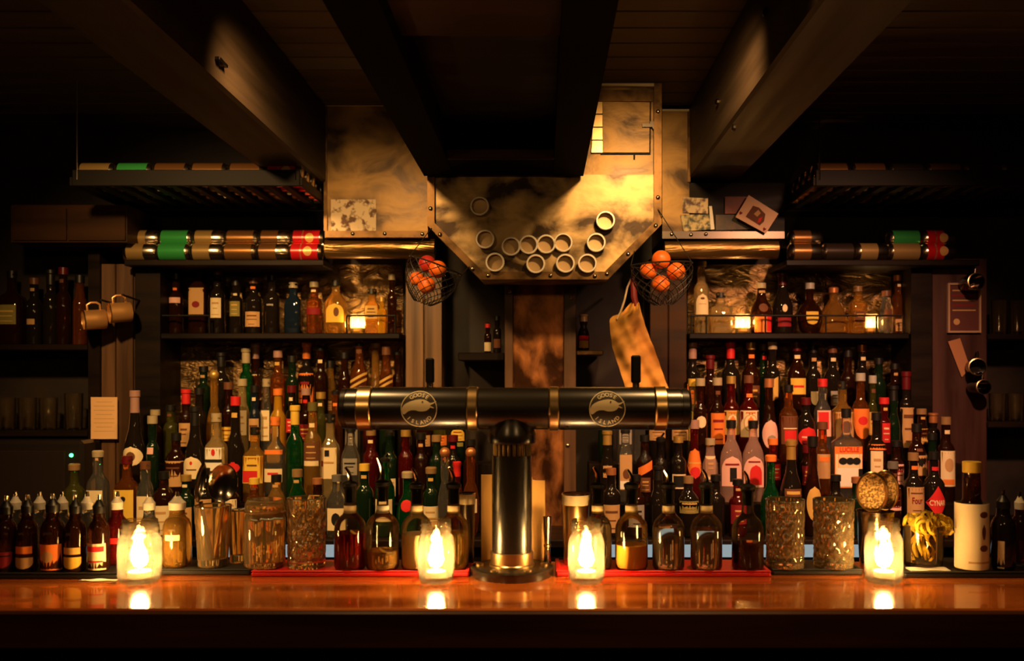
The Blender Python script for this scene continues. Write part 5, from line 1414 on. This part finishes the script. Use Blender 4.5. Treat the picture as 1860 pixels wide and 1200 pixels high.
m.tube([(PX(x, CYY) - cv.location.x, -.010, PZ(y, CYY) - cv.location.z) for x, y in ((1146, 506), (1139, 522), (1134, 545), (1127, 566), (1120, 580))], .0035, 6)
m.build('cord', paper('cream'), cv)
MB().tube([(PX(1148, CYY) - cv.location.x, y_, PZ(502, CYY) - cv.location.z + dz) for y_, dz in ((.19, .01), (.02, .004), (-.02, -.004), (-.024, .012))], .003, 6).build('hook', M_dsteel, cv)

# ------------------------------------------------------------------ hanging mugs, notices, cards
def mug(x, y, Y, ang, mt, label, g, axis_to=(-.75, -.55, -.1), r=.036, L=.074):
    t = thing('metal_mug', (PX(x, Y), Y, PZ(y, Y)), label, 'mug', g)
    d = Vector(axis_to).normalized()
    rot = d.to_track_quat('Z', 'Y').to_euler()
    t.rotation_euler = rot
    MB().lathe([(0, 0), (r * .95, 0), (r, .004), (r, L * .5), (r * 1.02, L), (r * .95, L), (r * .93, .006), (0, .005)], 28).build('cup', mt, t)
    MB().lathe([(r * .97, L - .002), (r * 1.06, L - .002), (r * 1.07, L + .001), (r * .97, L + .002)], 28).build('rim', M_brass, t)
    up = Matrix(t.rotation_euler.to_matrix()).inverted() @ Vector((.1, 0, 1)); up.z = 0; up.normalize()
    pts = [up * (r + h) + Vector((0, 0, z)) for h, z in ((-.002, L * .2), (.018, L * .2), (.026, L * .35), (.026, L * .62), (.018, L * .78), (-.002, L * .78))]
    MB().tube([tuple(p) for p in pts], .004, 8).build('handle', mt, t)
M_cop = plain('copper_mug', (.72, .38, .13), .35, metal=.65)
mug(192, 579, 3.33, 0, M_cop, 'copper mug hanging from the plank post, left one of two', 'copper mugs on the post')
mug(238, 566, 3.33, 0, M_cop, 'copper mug hanging from the plank post, right one of two', 'copper mugs on the post')
pegs = [o for o in bpy.data.objects if o.get('label') == 'brown plank post under the copper mugs'][0]
for x, y in ((198, 552), (236, 543)):
    MB().tube([(PX(x, 3.33) - pegs.location.x, 0, PZ(y, 3.33) - BZ), (PX(x, 3.33) - pegs.location.x, -.17, PZ(y, 3.33) - BZ + .01)], .004, 8).build('peg', M_dsteel, pegs)
gm = plain('smoky_mug', (.10, .07, .05), .15, metal=1.0)
mug(1755, 516, 3.40, 0, gm, 'dark metal mug hanging over the framed certificate', 'dark mugs on the red post', axis_to=(0, -1, .02), r=.030, L=.08)
mug(1768, 703, 3.40, 0, gm, 'dark metal mug hanging below the slanted paper tag', 'dark mugs on the red post', axis_to=(0, -1, .02), r=.026, L=.08)
mug(1768, 667, 3.40, 0, plain('black_mug', (.02, .016, .014), .2, metal=.5), 'black mug hanging beside the slanted paper tag', 'dark mugs on the red post', axis_to=(-.2, -1, .02), r=.030, L=.06)
# paper notice
nt_ = thing('paper_notice', (PX(188, 3.09), 3.09, PZ(798, 3.09)), 'tan paper notice standing above the green bottle', 'notice')
nt_.location.y = 3.40
hw, hh = PXL(24, 3.40), PXL(76, 3.40)
nt_.location = (PX(188.5, 3.40), 3.402, PZ(797, 3.40))
MB().box(-hw, hw, 0, .003, 0, hh).build('sheet', plain('notice_paper', (.86, .52, .24), .6), nt_, smooth=False)
for k in range(8):
    wv_ = hw * (.78 if k % 3 else .6)
    MB().box(-wv_, wv_, -.0004, 0, hh * (.88 - k * .1), hh * (.89 - k * .1)).build('print_line', paper('tan'), nt_, smooth=False)
# framed certificate
def flat_frame(x0, x1, y0, y1, Y, label):
    t = thing('framed_certificate', (PX((x0 + x1) / 2, Y), Y, PZ(y1, Y)), label, 'frame')
    hw, hh = PXL(x1 - x0, Y) / 2, PXL(y1 - y0, Y); b = .007
    MB().box(-hw + b, hw - b, 0, .006, b, hh - b).build('sheet', plain('certificate_sheet', (.09, .018, .014), .6), t, smooth=False)
    for q in ((-hw, hw, 0, b), (-hw, hw, hh - b, hh), (-hw, -hw + b, b, hh - b), (hw - b, hw, b, hh - b)):
        MB().box(q[0], q[1], -.006, .008, q[2], q[3]).build('frame_bar', plain('pale_frame', (.42, .26, .16), .5), t, smooth=False)
    for k in range(5):
        MB().box(-hw * .7, hw * (.7 - .1 * (k % 2)), -.0006, 0, hh * (.84 - k * .1), hh * (.865 - k * .1)).build('print_line', paper('dark red') if k % 2 else paper('tan'), t, smooth=False)
    MB().lathe([(0, 0), (.012, 0), (.012, .0012), (0, .0012)], 16, axis='y', c=(-hw * .45, 0, hh * .22)).build('seal', paper('tan'), t)
flat_frame(1721, 1781, 514, 604, 3.410, 'dark red certificate in a thin pale frame on the red post')
def loose_card(name, poly, Y, mt, label, cat, th=.0015):
    cx = sum(p[0] for p in poly) / len(poly); cy = sum(p[1] for p in poly) / len(poly)
    t = thing(name, (PX(cx, Y), Y, PZ(cy, Y)), label, cat)
    pl = [(PX(x, Y) - t.location.x, PZ(y, Y) - t.location.z) for x, y in poly]
    MB().prism(pl, 0, th).build('sheet', mt, t, smooth=False)
    return t
loose_card('paper_tag', [(1722, 620), (1744, 614), (1762, 668), (1747, 685)], 3.412, plain('tag_paper', (.40, .17, .07), .7), 'slanted brown paper tag below the framed certificate', 'tag')
# playing card: a king, drawn as simple shapes
kc = loose_card('playing_card', [(1360, 354), (1414, 388), (1391, 424), (1336, 394)], 3.27, plain('card_stock', (.62, .34, .15), .5), 'oversized cream playing card tilted against the right ledge', 'playing card')
ang = math.atan2(-(388 - 354), 1414 - 1360)
def card_shape(pts, mt, nm, lift):
    pl = []
    for u, v in pts:   # u along the long side, v along the short side, pixels from the centre
        pl.append((PXL(u * cos(ang) - v * sin(ang), 3.27), PXL(u * sin(ang) + v * cos(ang), 3.27)))
    MB().prism(pl, -lift, 0).build(nm, mt, kc, smooth=False)
card_shape([(-16, -14), (14, -14), (17, -4), (12, 9), (-4, 13), (-15, 10)], paper('brown'), 'king_figure', .0008)
card_shape([(-6, -2), (2, -3), (4, 6), (-3, 9)], paper('tan'), 'king_face', .0012)
card_shape([(8, -12), (12, -8), (10, 2), (6, -4)], paper('red'), 'king_robe', .0012)
for u, v in ((-27, -13), (25, -15)):
    card_shape([(u - 3, v), (u, v - 4), (u + 3, v), (u + 2, v + 3), (u, v + 1.5), (u - 2, v + 3)], paper('dark red'), 'heart', .0008)
# banknote-like prints in a row on the right ledge
M_note = noisy('green_print', (.03, .05, .03), (.60, .48, .22), (55, 55, 55), (.5, .6), bump=0, detail=4, ramp=(.40, .58))
M_note2 = noisy('pale_print', (.10, .04, .04), (.66, .50, .28), (40, 40, 40), (.5, .6), bump=0, detail=3, ramp=(.42, .55))
M_note3 = noisy('red_print', (.16, .03, .02), (.26, .07, .035), (50, 50, 50), (.5, .6), bump=0)
M_note4 = noisy('dark_print', (.02, .02, .015), (.10, .06, .03), (40, 40, 40), (.5, .6), bump=0)
loose_card('banknote', [(1240, 358), (1286, 360), (1286, 388), (1240, 386)], 3.294, M_note2, 'pale printed note stuck above a green note right of the hood', 'banknote')
loose_card('banknote', [(1236, 390), (1288, 389), (1292, 416), (1242, 420)], 3.290, M_note, 'green printed note stuck lowest right of the hood', 'banknote')
loose_card('banknote', [(1317, 357), (1358, 357), (1352, 388), (1317, 388)], 3.300, M_note3, 'dark red printed note half behind the playing card', 'banknote')
loose_card('banknote', [(1300, 390), (1372, 390), (1372, 416), (1300, 418)], 3.302, M_note4, 'dark printed note below the playing card', 'banknote')
loose_card('paper_strip', [(1288, 374), (1293, 374), (1298, 416), (1291, 417)], 3.287, paper('white'), 'thin white paper strip beside the green note', 'paper strip')

# ------------------------------------------------------------------ tumblers on the end shelves
def tumbler(x, Y, w_, h_, zb, label, g):
    R = PXL(w_, Y) / 2; H = PXL(h_, Y)
    t = thing('tumbler', (PX(x, Y), Y, zb), label, 'glass', g)
    MB().lathe([(0, 0), (R * .85, 0), (R * .9, .004), (R, H), (R * .95, H), (R * .84, .012), (0, .010)], 24).build('wall', M_thin, t, auto=1.0)
    MB().lathe([(R * .955, H - .001), (R * 1.0, H - .001), (R * 1.01, H + .001), (R * .955, H + .001)], 24).build('rim', M_thin, t)
zb = PZ(782, 3.40)
for i, x in enumerate((12, 50, 88, 134)):
    tumbler(x, 3.47, 32, 58 + 8 * (i == 3), zb, f'dim tumbler on the far left lower shelf, {ORD[i]} from left', 'tumblers on the left shelf')
zb = PZ(766, 3.40)
for i, x in enumerate((1812, 1845)):
    tumbler(x, 3.47, 30, 50, zb, f'dim tumbler on the far right shelf, {ORD[i]} from left', 'tumblers on the right shelf')
zb = PZ(606, 3.40)
for i, x in enumerate((1815, 1848)):
    tumbler(x, 3.47, 28, 62, zb, f'dim highball on the upper right shelf, {ORD[i]} from left', 'highballs on the right shelf')
